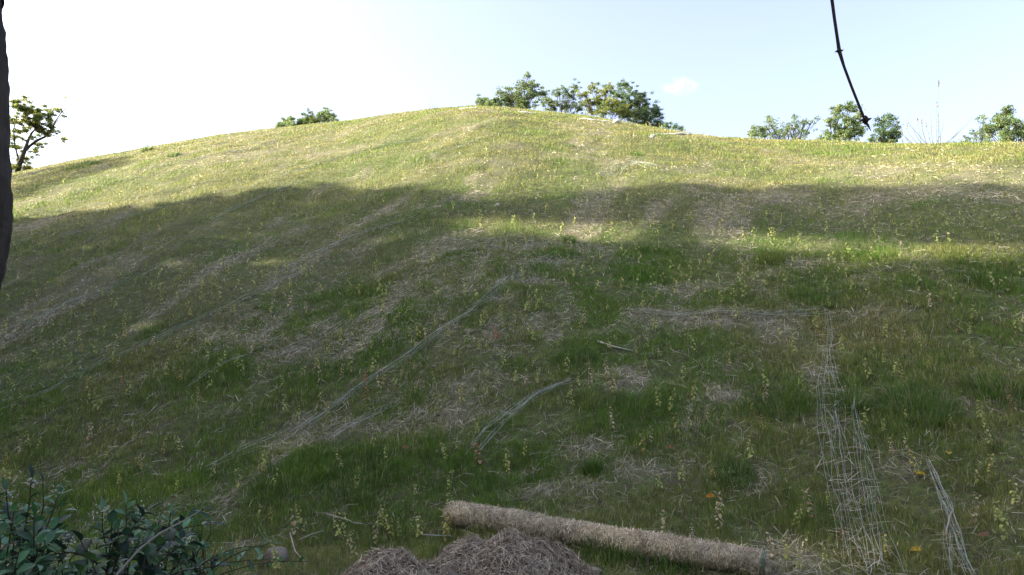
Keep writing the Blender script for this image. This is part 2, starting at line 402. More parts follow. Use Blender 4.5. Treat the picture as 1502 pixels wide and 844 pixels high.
def make_tree(name, label, base, centres, radii, leaf, dens, cols, trunk_r=.09, group=None, fork=.45, squash=.8, clump=.26, cat='tree', limbs=None, bark=None):
    base = np.array(base, float)
    t = empty(name, tuple(base), label, cat, group)
    C0 = np.array(centres, float); top = C0.mean(0)
    tb = Bag(); f = base+(top-base)*fork; f[:2] += rng.normal(0, .1, 2)
    limb(tb, base-np.array([0, 0, .3]), f, trunk_r*1.25, trunk_r*.8, (.05, .04, .03), 7, .05)
    tb.build('trunk', bark or M_BARK, t, base, True)
    lb = Bag()
    for c, r in list(zip(C0, radii))[::(3 if len(C0) > 14 else 1)]:
        limb(lb, f+rng.normal(0, .03, 3), c, trunk_r*.36, trunk_r*.10, (.05, .04, .03), 6, .1)
        for _ in range(3): limb(lb, c+(f-c)*rng.uniform(.1, .5), c+rand_unit(1)[0]*r*.8, trunk_r*.22, trunk_r*.06, (.05, .04, .03), 4, .1)
    lb.build('limbs', bark or M_BARK, t, base, True)
    cb = Bag(); leaf_cloud(cb, C0, radii, dens, leaf, cols, squash, clump)
    cb.build('crown', M_LEAF, t, base)
    return t
GA = [(.15, .21, .085), (.13, .19, .075), (.19, .235, .09)]  # crest leaf greens, lightened so the colour itself carries the veiling flare
GY = [(.26, .27, .055), (.19, .23, .055), (.13, .18, .055)]
GD = [(.055, .10, .036), (.045, .085, .032), (.075, .12, .04)]
GE = [(.105, .165, .07), (.09, .145, .062), (.13, .185, .075)]
def base_v(u): return float(np.interp(u, [p[0] for p in SKYL], [p[1] for p in SKYL]))
def crest_tree(label, px, dist, leaf=.085, dens=125, cols=GA, trunk=.08, name='broadleaf_tree', group=None, **kw):
    cen = []; rad = []
    for (u, v, r) in px:
        d = dist+rng.uniform(-1.2, 1.2); cen.append(tuple(at_dist(u, v, d))); rad.append(1.3*r*d/FPX)
        cen.append(tuple(at_dist(u+rng.normal(0, 2), v+(base_v(u)-v)*rng.uniform(.35, .8), d+rng.uniform(-.8, .8)))); rad.append(r*.75*d/FPX)
        for _ in range(4):
            a_ = rng.uniform(0, 6.283); cen.append(tuple(at_dist(u+math.cos(a_)*r*.8, v+math.sin(a_)*r*.65+r*.15, d+rng.uniform(-.8, .8)))); rad.append(r*.5*d/FPX)
    u0 = kw.pop('base_u', sum(p[0] for p in px)/len(px))
    b = at_dist(u0, 200, dist); bz = float(height(b.x, b.y))
    return make_tree(name, label, (b.x, b.y, bz), cen, rad, leaf, dens*.62, cols, trunk, group, **kw)
CG = 'cluster of trees behind the summit'
crest_tree('small rounded green tree at the left end of the summit tree cluster', [(711,147,10),(704,152,7),(718,152,7)], 55, group=CG, trunk=.06)
crest_tree('tallest tree of the summit cluster with a pointed leafy top', [(773,112,5),(765,124,9),(782,126,9),(755,139,11),(772,142,13),(790,138,11),(742,148,11),(735,137,7),(728,150,9),(760,154,12),(745,130,5)], 54, group=CG)
crest_tree('open airy tree with sky gaps between the tallest tree and the yellowed one', [(800,147,9),(812,152,9),(824,134,9),(843,127,8),(836,142,8),(852,153,9),(830,157,7),(816,136,6)], 57, dens=105, group=CG)
crest_tree('yellow tinged tree in the middle of the summit tree cluster', [(870,129,8),(880,143,11),(866,152,10),(890,132,9),(900,152,12),(908,160,11),(856,140,7),(885,162,9),(920,166,9)], 52, cols=GY, group=CG)
crest_tree('dense dark rounded tree at the right end of the summit tree cluster', [(915,129,10),(930,138,12),(945,148,13),(956,160,12),(942,170,12),(964,170,9),(920,152,12),(966,180,7),(932,160,13),(905,140,10),(950,182,9)], 55, cols=GE, dens=120, group=CG)
crest_tree('low dark bush trailing down right of the summit tree cluster', [(978,184,6),(988,187,5),(1000,188,4)], 46, cols=GE, name='bush', cat='bush', trunk=.03)
RG = 'small trees behind the right crest'
crest_tree('tiny green tree at the left end of the right crest row', [(1110,190,8),(1118,196,7),(1106,198,6)], 44, group=RG, trunk=.05)
crest_tree('wide low tree with an open crown left of the hanging twig', [(1130,182,9),(1128,174,6),(1147,190,11),(1163,183,10),(1168,174,6),(1182,180,7),(1195,176,5),(1175,195,8),(1140,198,8)], 46, group=RG, dens=52)
crest_tree('tall slender tree directly left of the hanging twig tip', [(1232,162,11),(1247,160,9),(1222,178,8),(1242,184,14),(1257,174,9),(1262,190,8),(1215,198,8),(1228,198,9),(1204,205,6)], 44, group=RG, trunk=.09)
crest_tree('compact dark tree directly right of the hanging twig tip', [(1298,179,10),(1311,188,9),(1290,194,8),(1282,206,6),(1304,204,9),(1314,202,6)], 42, cols=GE, group=RG)
crest_tree('leaning open tree at the right edge above the crest', [(1475,162,9),(1465,172,6),(1450,187,9),(1470,184,11),(1487,178,8),(1499,187,9),(1478,198,8),(1506,192,8)], 40, group=RG, trunk=.08)
crest_tree('thin pale shrubby tree left of the leaning tree at the right edge', [(1440,176,7),(1428,193,6),(1417,203,5),(1438,198,7),(1446,204,5)], 42, dens=40, group=RG, trunk=.05)
LG = 'low trees on the left crest'
crest_tree('leftmost low rounded tree of the trio on the left crest', [(418,180,8),(427,177,7),(411,184,6),(430,184,6)], 58, group=LG, trunk=.06, cols=GA)
crest_tree('middle yellowish low tree of the trio on the left crest', [(440,181,8),(452,171,8),(461,177,7),(447,178,8),(466,182,6)], 58, group=LG, trunk=.06, cols=[(.13,.16,.035),(.08,.12,.03)])
crest_tree('pointed tallest tree of the trio on the left crest', [(478,162,7),(484,171,8),(475,175,8),(490,178,6),(471,170,6)], 58, group=LG, trunk=.06)
# far-left tree with its two bending limbs
def left_tree():
    d = 47.0
    P = lambda u, v: tuple(at_dist(u, v, d+rng.uniform(-.6, .6)))
    b = at_dist(24, 266, d); base = np.array((b.x, b.y, float(height(b.x, b.y))))
    t = empty('broadleaf_tree', tuple(base), 'sparse backlit tree with two bending dark limbs beside the black trunk at the left edge', 'tree')
    tb = Bag(); k = (.03, .024, .02)
    tb.tube([tuple(base-np.array([0, 0, .4])), P(25, 256), P(29, 240), P(36, 222), P(41, 207), P(46, 196), P(52, 189)], [.16, .14, .12, .10, .07, .06, .03], k, 8)
    tb.build('trunk', M_BARK, t, base, True)
    lb = Bag()
    lb.tube([P(36, 222), P(44, 214), P(55, 206), P(66, 201), P(73, 193), P(80, 180), P(88, 168), P(97, 158)], [.08, .075, .07, .055, .045, .035, .025, .015], k, 7)
    lb.tube([P(73, 193), P(85, 176), P(100, 157)], [.03, .02, .01], k, 5)
    lb.tube([P(29, 240), P(22, 215), P(20, 190), P(26, 165)], [.05, .04, .03, .02], k, 6)
    for (u, v) in [(30, 160), (60, 163), (48, 168), (70, 176), (95, 205)]: lb.tube([P(52, 190), P((52+u)/2+2, (190+v)/2), P(u, v)], [.04, .025, .012], k, 5)
    lb.build('limbs', M_BARK, t, base, True)
    cb = Bag()
    px = [(28,156,9,1),(43,166,11,1),(57,162,10,1),(70,176,10,1),(60,190,11,1),(48,180,11,1),(22,150,6,.7),(85,160,6,.4),(97,143,4,.3),(92,170,4,.4),(36,146,6,.6),(95,204,5,.5),(30,176,9,.8),(60,214,7,.7),(80,192,6,.6),(78,166,7,.7),(18,175,8,.8),(22,200,9,.7),(46,206,6,.5),(34,192,8,.6),(68,200,6,.5),(38,232,6,.7),(24,216,8,.7),(48,222,6,.6),(26,244,8,.8),(44,246,7,.8),(72,186,8,.7),(54,172,9,.8)]
    for (u, v, r, q) in px: leaf_cloud(cb, [P(u, v)], [r*d/FPX], 230*q, .085, [(.15,.20,.06),(.22,.24,.06),(.30,.30,.08)], .8, .2)
    cb.build('crown', M_LEAF, t, base)
left_tree()
crest_tree('low yellowish bush at the foot of the backlit tree on the left', [(22,232,8),(33,246,9),(47,248,7),(20,250,8),(55,254,4),(36,234,5)], 49, cols=[(.13,.14,.03),(.08,.10,.03)], name='bush', cat='bush', trunk=.04, dens=26)

# woodland left of the picture: it stands outside the frame and throws the long shadow over the slope
ux, uy = math.sin(R(SUN_AZ)), math.cos(R(SUN_AZ)); tE = math.tan(R(SUN_EL))
S0 = 27.0
def wood(s, c, K): return (s*ux+c*uy, s*uy-c*ux, K+(s-S0)*tE)
def to_ck(P): s = P[:, 0]*ux+P[:, 1]*uy; return P[:, 0]*uy-P[:, 1]*ux, P[:, 2]+(S0-s)*tE
BND = [(20,320),(90,316),(150,308),(240,299),(300,289),(360,282),(420,270),(500,272),(560,275),(640,283),(680,293),(750,291),(780,297),(800,283),(850,280),(950,270),(1020,265),(1100,270),(1200,272),(1300,270),(1400,278),(1502,292)]
ec, eK = to_ck(ground([p[0] for p in BND], [p[1] for p in BND])); od = np.argsort(eK); ec, eK = ec[od], eK[od]
GAPS = [(710,326,55,9),(770,334,60,12),(840,337,50,12),(900,328,40,8),(1080,350,50,8),(1150,358,60,12),(1230,362,60,13),(1320,364,60,12),(1420,368,60,10),(1490,372,40,9),(930,348,30,6),(1010,352,30,6),(1128,374,16,8),(640,420,10,5)]
gp = [(to_ck(ground([u, u+a, u, u], [v, v, v-b_, v+b_]))) for u, v, a, b_ in GAPS]
def inside(c, K):
    e = float(np.interp(K, eK, ec)) if K < eK[-1] else ec[-1]-(K-eK[-1])*1.2
    if K < eK[0]: e = ec[0]-.3*(eK[0]-K)
    if c > e-.12: return False
    for gc, gK in gp:
        A_ = np.array([[gc[1]-gc[0], (gc[2]-gc[3])/2], [gK[1]-gK[0], (gK[2]-gK[3])/2]])
        q = np.linalg.solve(A_+np.eye(2)*1e-6, np.array([c-gc[0], K-gK[0]]))
        qq = q[0]**2+q[1]**2
        if (qq < 1.0 and rng.uniform() < .9) or (qq < 2.2 and rng.uniform() < .4): return False
    return True
WC = [13.5, 8, 2.5, -4, -10]
WL = ['tall edge tree of the wood left of the slope, nearest the summit', 'second tree of the wood left of the slope, counted from the summit end', 'third tree of the wood left of the slope, counted from the summit end',
        'fourth tree of the wood left of the slope, counted from the summit end', 'last tree of the wood left of the slope, farthest from the summit']
for ti, wc in enumerate(WC):
    cen = []; rad = []
    lo = wc-3.4 if ti else 10.4; hi = wc+3.4 if ti else 23.0; step = .5 if ti == 0 else .9
    for c in np.arange(lo, hi, step):
        for K in np.arange(2.0, eK[-1]+3, step):
            for lay in (-1.2, 1.2) if ti == 0 else (-2, 0, 2):
                cc = c+rng.uniform(-.25, .25)*step*1.6; kk = K+rng.uniform(-.25, .25)*step*1.6
                if inside(cc, kk) and inside(cc+.2, kk): cen.append(wood(S0+lay+rng.uniform(-.6, .6), cc, kk)); rad.append(rng.uniform(.38, .5)*step/.5)
    bx, by, _ = wood(S0, wc, 0); bz = float(height(bx, by))
    ok = [k for k in range(len(cen)) if cen[k][2] > bz+1]; cen = [cen[k] for k in ok]; rad = [rad[k] for k in ok]
    t = empty('woodland_tree', (bx, by, bz), WL[ti], 'tree', 'trees of the wood on the left')
    tb = Bag(); tb.tube([(0, 0, -.5), (.1, 0, 5), (-.1, .1, 11), (0, 0, 15)], [.35, .28, .2, .08], (.04, .03, .025), 10)
    for q in range(26):
        c0 = np.array(cen[rng.integers(len(cen))])-np.array([bx, by, bz]); z0 = min(13, max(2.5, c0[2]*.75)); tb.tube([(0, 0, z0), tuple(c0*np.array([.5, .5, .9])), tuple(c0)], [.1, .06, .02], (.04, .03, .025), 5)
    tb.build('trunk', M_BARK, t, None, True)
    cb = Bag(); leaf_cloud(cb, cen, rad, 7 if ti == 0 else 4, .32, GD, .9, .4); cb.build('crown', M_LEAF, t, (bx, by, bz))
# unseen trees added behind the camera to block skylight: copies of one tall tree
src = None
for wi, (x0, y0, sc_) in enumerate([(-19, -10, .9), (-12, -15, .9), (-4, -17, .8)]):
    z0 = float(height(x0, y0)); lab = ['at the left rear corner', 'second from the left rear corner', 'behind the viewer, a little to the left', 'straight behind the viewer', 'behind the viewer to the right', 'at the right rear corner', 'farthest right, nearest the slope'][wi]
    if src is None:
        cen = [(x0+a_, y0+b_, z0+c_) for a_, b_, c_ in zip(rng.normal(0, 2.6, 150), rng.normal(0, 2.0, 150), rng.uniform(1.5, 17, 150))]
        src = make_tree('woodland_tree', 'tall unseen tree added to block skylight, '+lab, (x0, y0, z0), cen, [.95]*len(cen), .34, 1.7, GD, .3, 'unseen trees added behind the viewer to block skylight', fork=.6, clump=.7)
    else:
        r_ = src.copy(); C.objects.link(r_); r_.location = (x0, y0, z0); r_.scale = (sc_, sc_, sc_); r_.rotation_euler = (0, 0, wi*1.3); r_['label'] = 'tall unseen tree added to block skylight, '+lab
        for ch in src.children: q2 = ch.copy(); q2.parent = r_; C.objects.link(q2)
band = [(u, v_) for u in range(8, 186, 12) for v_ in np.linspace(np.interp(u, [0, 60, 120, 185], [263, 251, 240, 231]), np.interp(u, [0, 30, 80, 140, 185], [296, 290, 270, 250, 236]), 5)]
P_ = ground([p_[0] for p_ in band], [p_[1] for p_ in band]); cc, kk = to_ck(P_)
cen = [wood(37+rng.uniform(-.5, .5), a_, b_) for a_, b_ in zip(cc, kk)]; bx, by, _ = wood(37, float(cc.mean()), 0)
make_tree('woodland_tree', 'lone tree beyond the left crest whose shade falls on the far left slope', (bx, by, float(height(bx, by))), cen, [.5]*len(cen), .22, 7, GD, .16, 'trees of the wood on the left', fork=.6)

# ------------------------------------------------------------ near trunk and hanging twig
base = np.array(tuple(at_dist(-330, 844, 2.3))); base[2] = 0
t = empty('near_tree', tuple(base), 'dark rough bark trunk leaning in at the left edge of the view', 'tree')
pr = [(-900, -60), (-200, -8), (-60, -3), (0, 0), (20, 3), (70, 10), (130, 12), (200, 13), (260, 15.5), (305, 17), (340, 14), (370, 9), (400, 1), (440, -12), (520, -40), (640, -90), (800, -160), (1100, -280)]
P = []; rr = []
for v, e in reversed(pr):
    r = .115+max(0, v-400)*.00005; u = e-22-r*FPX/2.2*1.02
    q = at_dist(u, v, 2.25); q = Vector(q); P.append(q); rr.append(r)
P[0].z = -.1; P[-1] = Vector((P[-1].x-.2, P[-1].y-.3, 6.0)); rr[-1] = .07
# refine and roughen
def bark_tube(P, rr, sub, sides, amp, col):
    P = [Vector(p) for p in P]; Q = []; RQ = []
    for i in range(len(P)-1):
        p0 = P[max(i-1, 0)]; p1 = P[i]; p2 = P[i+1]; p3 = P[min(i+2, len(P)-1)]
        for k in range(sub):
            s = k/sub; Q.append(.5*((2*p1)+(-p0+p2)*s+(2*p0-5*p1+4*p2-p3)*s*s+(-p0+3*p1-3*p2+p3)*s**3)); RQ.append(rr[i]*(1-s)+rr[i+1]*s)
    b = Bag(); b.tube(Q, RQ, col, sides)
    V = b.V[0]; n = len(Q)
    for i in range(n):
        c = np.array(Q[i])
        for k in range(sides):
            a = k/sides*2*math.pi; q = V[i*sides+k]; dv = q-c
            rid = float(vnoise(k*.9, i*.18, 5))*.6+float(vnoise(k*.45, i*.5, 8))*.4
            V[i*sides+k] = c+dv*(1+amp*(rid-.5))
    return b
bt = bark_tube(P, rr, 12, 40, .07, (.03, .025, .02)); bt.build('trunk', M_BARK, t, base, True)
cb = Bag(); cen = [(-1+rng.uniform(-6, 6), -3+rng.uniform(-4, 3.2), 7.2+rng.uniform(-1.2, 2)) for _ in range(40)]
leaf_cloud(cb, cen, [rng.uniform(.6, 1.1) for _ in cen], 6, .16, GD, .7, .4); cb.build('crown', M_LEAF, t, base)
lb = Bag()
for c in cen: lb.tube([tuple(P[-1]), tuple((Vector(c)+P[-1])/2+Vector((0, 0, .4))), c], [.05, .03, .01], (.03, .025, .02), 5)
lb.build('limbs', M_BARK, t, base, True)

tw = empty('bare_twig', tuple(at_dist(1231, 75, 2.0)), 'bare dark knobbly twig hanging down into the sky at the upper right', 'twig')
b = Bag(); k = (.03, .018, .016); tpts = [(1160, -900), (1196, -300), (1219, -10), (1224, 28), (1228, 55), (1231, 75), (1238, 98), (1250, 130), (1262, 160), (1268, 175), (1273, 184), (1278, 193)]
dd = [2.6, 2.2, 2, 2, 2, 2, 2, 2, 2, 2, 2, 2]
Q = [at_dist(u, v, d) for (u, v), d in zip(tpts, dd)]
b.tube(Q, [.009, .006, .0046, .0042, .0042, .0050, .0035, .0034, .0033, .0036, .0026, .0007], k, 8)
o = b.build('stem', M_TWIG, tw, tuple(tw.location), True)
for (u, v, s) in [(1231, 75, .007), (1269.5, 176, .0095)]:
    bb = Bag(); c = at_dist(u, v, 2.0)
    bb.tube([c+Vector((0, 0, s*1.1)), c+Vector((0, 0, s*.4)), c-Vector((0, 0, s*.3)), c-Vector((0, 0, s*1.3))], [s*.35, s*.75, s*.85, s*.3], k, 8)
    for sx in (-1, 1): bb.tube([c, c+Vector((sx*s*1.0, 0, s*(-.1 if sx < 0 else .15))), c+Vector((sx*s*1.75, 0, s*(-.6 if sx < 0 else .5)))], [s*.5, s*.35, s*.06], k, 6)
    bb.build('bud', M_TWIG, tw, tuple(tw.location), True)

# ------------------------------------------------------------ straw log and heaps
def straw_strips(bag, P, N, n, L0, L1, W, pal, pp, flat=.25, along=None):
    D = np.cross(N, rand_unit(n)) 
    if along is not None: D = D/np.linalg.norm(D, axis=1, keepdims=True)+along*rng.choice([-1, 1], n)[:, None]*.5
    D += rng.normal(0, flat, (n, 3))
    L = rng.uniform(L0, L1, n); col = np.array(pal)[rng.choice(len(pal), n, p=pp)]*shade_noise(n, .14)
    bag.add(*strips(P, D, L, W*rng.uniform(.6, 1.3, n), N+rng.normal(0, .3, (n, 3)), col, rng.uniform(-.06, .02, n)))
PALS = [(.40, .34, .255), (.28, .225, .16), (.52, .46, .37), (.16, .12, .085)]; PP = [.42, .25, .2, .13]
a = LOGA; e = LOGB; rad = .095
a = Vector(a)+Vector((0, 0, rad*.80)); e = Vector(e)+Vector((0, 0, rad*.75))
lg = empty('straw_log', tuple((a+e)/2), 'long cylindrical roll of matted straw lying at the foot of the slope', 'straw log')
n = 40; ax = (e-a).normalized(); ctr = []; rads = []
for i in range(n+1):
    s = i/n; c = a+(e-a)*s; c += Vector((.0, .02*math.sin(s*7), 0)); c.z += .035; ctr.append(c); rads.append(rad*(1.0-.05*s+.045*math.sin(s*11)+.03*math.sin(s*29+1)+rng.normal(0, .012))*(.85 if i in (0, n) else 1))
b = Bag(); b.tube(ctr, rads, (.24, .19, .13), 20); b.build('straw_core', M_STRAW, lg, tuple(lg.location), True)
PALL = [(.52, .44, .31), (.38, .31, .20), (.64, .56, .42), (.20, .155, .10)]; ns = 17000; s = rng.uniform(0, 1, ns); th = rng.uniform(0, 2*math.pi, ns); idx = s*n; i0 = np.minimum(idx.astype(int), n-1); fr = (idx-i0)[:, None]
ca = np.array([tuple(c) for c in ctr]); cp = ca[i0]*(1-fr)+ca[i0+1]*fr; ra = np.array(rads)[i0]
p1 = ax.orthogonal().normalized(); p2 = ax.cross(p1); N = np.cos(th)[:, None]*np.array(p1)+np.sin(th)[:, None]*np.array(p2)
b = Bag(); straw_strips(b, cp+N*(ra*rng.uniform(.98, 1.045, ns))[:, None], N, ns, .05, .15, .0045, PALL, PP, .05)
# straw ends standing out of both ends
for c, sg in ((ctr[0], -1), (ctr[-1], 1)):
    m_ = 500; q = rng.uniform(0, 1, m_)**.5*rad*.95; tt = rng.uniform(0, 6.28, m_); Pp = np.array(tuple(c))+np.array(tuple(ax))*sg*.005+(np.cos(tt)*q)[:, None]*np.array(p1)+(np.sin(tt)*q)[:, None]*np.array(p2)
    b.add(*strips(Pp, np.array(tuple(ax))*sg+rng.normal(0, .5, (m_, 3)), rng.uniform(.02, .06, m_), np.full(m_, .004), rand_unit(m_), np.array(PALS)[rng.integers(4, size=m_)]))
sf = 240; i1 = rng.integers(0, ns, sf); b.add(*strips(cp[i1]+N[i1]*(ra[i1]*1.12)[:, None], N[i1]*.5+rng.normal(0, .6, (sf, 3)), rng.uniform(.06, .16, sf), np.full(sf, .004), rand_unit(sf), np.array(PALL)[rng.integers(4, size=sf)], .1))
b.build('straw_cover', M_STRAW, lg, tuple(lg.location))
b = Bag(); gcol = (.10, .22, .15)
for q in range(3): 
    c = ctr[-1]+ax*(-.01+.012*q); b.tube([c+(p1*math.cos(x)+p2*math.sin(x))*(rad*(1.04-.05*q)) for x in np.linspace(0, 2*math.pi, 25)], .003, gcol, 4)
for q in range(14):
    x = q/14*2*math.pi; c = ctr[-1]; b.tube([c-ax*.07+(p1*math.cos(x)+p2*math.sin(x))*rad*1.05, c+ax*.012+(p1*math.cos(x+.3)+p2*math.sin(x+.3))*rad*.75], .002, gcol, 3)
b.build('net_end', M_NET, lg, tuple(lg.location))

PALH = [(.38, .31, .215), (.26, .20, .135), (.56, .48, .35), (.14, .105, .07)]
def heap(name, label, u, r, hgt, wx, wy, skew, ns, seed):
    c = at_dist(u, 800, r); cx, cy = c.x, c.y; b0 = float(height(cx, cy))
    o = empty(name, (cx, cy, b0), label, 'straw heap')
    def hz(x, y):
        q = np.sqrt(((x-cx-skew*0)/wx)**2+((y-cy)/wy)**2); th = np.arctan2(y-cy, x-cx)
        q = q*(1+.12*np.sin(th*3+seed)+.08*np.sin(th*5+2*seed))
        return hgt*np.clip(1-q**2.0, 0, 1)**.9*(1-.22*np.clip((x-cx)/wx, -1, 1))*(1+.0*q)+(fbm(x*5, y*5, seed)-.5)*.22*np.clip(1.2-q, 0, 1)-.03
    gx, gy = np.meshgrid(np.linspace(-wx*1.25, wx*1.25, 60)+cx, np.linspace(-wy*1.25, wy*1.25, 60)+cy)
    gz = hz(gx, gy)+height(gx, gy)
    V = np.stack([gx, gy, gz], -1).reshape(-1, 3); i, j = np.meshgrid(np.arange(59), np.arange(59), indexing='ij')
    F = np.stack([i*60+j, i*60+j+1, (i+1)*60+j+1, (i+1)*60+j], -1).reshape(-1, 4)
    obj_np('heap_core', V-np.array([cx, cy, b0]), F, np.tile((.10, .075, .06), (len(V), 1)), M_STRAW, o, True)
    q = np.sqrt(rng.uniform(0, 1.25, ns)); th = rng.uniform(0, 2*math.pi, ns); x = cx+q*np.cos(th)*wx; y = cy+q*np.sin(th)*wy
    z = hz(x, y)+height(x, y); e = .03
    N = np.stack([-(hz(x+e, y)-hz(x-e, y))/(2*e), -(hz(x, y+e)-hz(x, y-e))/(2*e), np.ones(ns)], 1); N /= np.linalg.norm(N, axis=1, keepdims=True)
    down = np.stack([N[:, 0], N[:, 1], -np.hypot(N[:, 0], N[:, 1])], 1)
    b = Bag(); D = np.cross(N, rand_unit(ns)); D /= np.linalg.norm(D, axis=1, keepdims=True)+1e-9; D = D+down*rng.uniform(-.2, 1.0, ns)[:, None]+rng.normal(0, .22, (ns, 3))
    col = np.array(PALH)[rng.choice(4, ns, p=[.4, .3, .14, .16])]*shade_noise(ns, .15)
    P = np.stack([x, y, z], 1)+N*rng.uniform(0, .035, ns)[:, None]
    b.add(*strips(P, D, rng.uniform(.03, .12, ns), .0042*rng.uniform(.6, 1.4, ns), N+rng.normal(0, .5, (ns, 3)), col, rng.uniform(-.1, .1, ns)))
    b.build('loose_straw', M_STRAW, o, (cx, cy, b0))
heap('straw_heap', 'larger brown heap of rotting straw in front of the straw log', 745, 5.75, .47, .74, .60, 0, 15000, 3)
heap('straw_heap', 'lower brown straw heap left of the larger one at the bottom edge', 585, 5.45, .41, .62, .52, 0, 12000, 11)

def rock(name, label, u, v, sx, sy, sz, r=None, mat=M_STONE, seed=1, cat='stone', col=None):
    p = Vector(ground([u], [v])[0]) if r is None else at_dist(u, v, r)
    bm = bmesh.new(); bmesh.ops.create_icosphere(bm, subdivisions=4, radius=1)
    for q in bm.verts:
        n = .18*(float(fbm(q.co.x*1.6+seed, q.co.y*1.6+q.co.z*1.3, seed))-.5)*2+.08*(float(fbm(q.co.x*5+seed, q.co.z*5+q.co.y*4, seed+4))-.5)*2
        q.co *= 1+n; q.co = Vector((q.co.x*sx, q.co.y*sy, q.co.z*sz))
    me = bpy.data.meshes.new(name); bm.to_mesh(me); bm.free(); me.materials.append(mat)
    for f in me.polygons: f.use_smooth = True
    o = bpy.data.objects.new(name, me); C.objects.link(o); o.location = p+Vector((0, 0, sz*.55)); tag(o, label, cat)
    return o
rock('stone', 'rounded brown stone in the grass left of the straw heaps', 403, 828, .105, .1, .10, seed=2)
rock('stone', 'pale stone peeping up below the straw log at the bottom edge', 800, 848, .10, .07, .045, r=6.0, seed=5).location.z = .02
rock('stone', 'flat dark stone at the right foot of the larger straw heap', 868, 842, .08, .06, .035, seed=8)
rock('stone', 'white stone on the summit ridge below the dark tree', 905, 181, .19, .16, .12, mat=M_WHITE, seed=3)
rock('stone', 'grey stone in the straw beside the net seam up the middle slope', 687, 490, .06, .05, .045, seed=9)
rock('stone', 'small pale stone in the shaded turf left of the wedge of sunlight', 730, 302, .05, .05, .035, mat=M_WHITE, seed=12)
def sheet(label, pts, wid, seed):
    P = ground([p[0] for p in pts], [p[1] for p in pts]); t_ = np.linspace(0, len(pts)-1, 40)
    X = np.interp(t_, range(len(pts)), P[:, 0]); Y = np.interp(t_, range(len(pts)), P[:, 1]); n = len(X)
    tx = np.gradient(X); ty = np.gradient(Y); L = np.hypot(tx, ty); nx, ny = -ty/L, tx/L
    V = []; m_ = 7
    for i in range(n):
        for k_ in range(m_):
            o_ = (k_/(m_-1)-.5)*wid*.55*(.5+.8*float(vnoise(i*.25, seed))); x = X[i]+nx[i]*o_; y = Y[i]+ny[i]*o_
            V.append((x, y, float(height(x, y))+.02+.04*float(vnoise(i*.6, k_*.8, seed))*(1 if 0 < k_ < m_-1 else -.3)))
    F = [(i*m_+k_, i*m_+k_+1, (i+1)*m_+k_+1, (i+1)*m_+k_) for i in range(n-1) for k_ in range(m_-1)]
    o = obj_np('cloth_strip', V, F, None, M_WHITE, None, True); sm = o.modifiers.new('thick', 'SOLIDIFY'); sm.thickness = .006
    tag(o, label, 'cloth')
sheet('white torn strip of cloth on the crest right of the summit', [(955, 203), (975, 198), (995, 197), (1012, 196)], .2, 3)
sheet('pale strip of cloth along the crest just right of the summit', [(760, 165), (775, 166), (792, 168)], .3, 6)
sheet('short white cloth edge at the very summit', [(672, 161), (690, 159), (700, 159)], .3, 9)
sheet('pale cloth edge lying along the ridge left of the white stone', [(850, 175), (870, 177), (893, 179)], .22, 14)

# ------------------------------------------------------------ strips of plastic netting
NC = [(.44, .52, .45), (.56, .60, .54), (.34, .44, .37), (.64, .63, .56)]
def net(label, pts, wid, n, lift=.06, cross=0, straws=0, thick=1.0, seed=0, amp=.5):
    P = ground([p[0] for p in pts], [p[1] for p in pts]); seg = np.r_[0, np.cumsum(np.hypot(np.diff(P[:, 0]), np.diff(P[:, 1])))]
    m_ = max(12, int(seg[-1]/.12)); t_ = np.linspace(0, seg[-1], m_); X = np.interp(t_, seg, P[:, 0]); Y = np.interp(t_, seg, P[:, 1])
    tx = np.gradient(X); ty = np.gradient(Y); L = np.hypot(tx, ty); nx, ny = -ty/L, tx/L
    wv = wid if np.ndim(wid) == 0 else np.interp(t_/seg[-1], np.linspace(0, 1, len(wid)), wid)
    b = Bag(); c = P.mean(0); gridp = []
    for k in range(n):
        off = (k/(max(1, n-1))-.5)*wv+(fbm(t_*1.3+k*7, t_*0+k, seed+k)-.5)*wv*amp*1.3
        x = X+nx*off; y = Y+ny*off; z = height(x, y)+lift*(.5+1.0*vnoise(t_*1.7+k*3, t_*0+k, seed+40))
        gridp.append(np.stack([x, y, z], 1)); s0 = int(rng.uniform(0, .12)*m_); s1 = m_-int(rng.uniform(0, .12)*m_)
        d = np.hypot(x, y).mean(); r = max(.0010, d/740*.10)*thick*rng.uniform(.6, 1.25)
        b.tube(gridp[-1][s0:s1], r, NC[rng.integers(4)], 3, False)
    for q in range(cross):
        i0 = rng.integers(0, m_-3); k0 = rng.integers(0, max(1, n-1)); k1 = min(n-1, k0+rng.integers(1, 3)); i1 = min(m_-1, i0+rng.integers(0, 5))
        d = np.hypot(*gridp[k0][i0][:2]); b.tube([gridp[k0][i0], (gridp[k0][i0]+gridp[k1][i1])/2+rng.normal(0, .012, 3), gridp[k1][i1]], max(.0012, d/740*.12)*thick, NC[rng.integers(4)], 3, False)
    root = empty('erosion_net', tuple(c), label, 'netting')
    b.build('mesh_strands', M_NET, root, c)
    if straws:
        i = rng.integers(0, m_, straws); k = rng.integers(0, n, straws); G = np.array(gridp); Pp = G[k, i]+rng.normal(0, .02, (straws, 3)); Pp[:, :2] += rng.normal(0, .04, (straws, 2))
        D = rng.normal(0, 1, (straws, 3)); D[:, 2] *= .35; col = np.array(PALS)[rng.choice(4, straws, p=PP)]*1.05
        d = np.hypot(Pp[:, 0], Pp[:, 1])
        b = Bag(); b.add(*strips(Pp, D, rng.uniform(.07, .24, straws), np.maximum(.0042, d/740*.33), rng.normal(0, .4, (straws, 3))+np.array([0, -.5, 1]), col, rng.uniform(-.1, .1, straws)))
        b.build('caught_straw', M_STRAW, root, c)['kind'] = 'stuff'
    return root
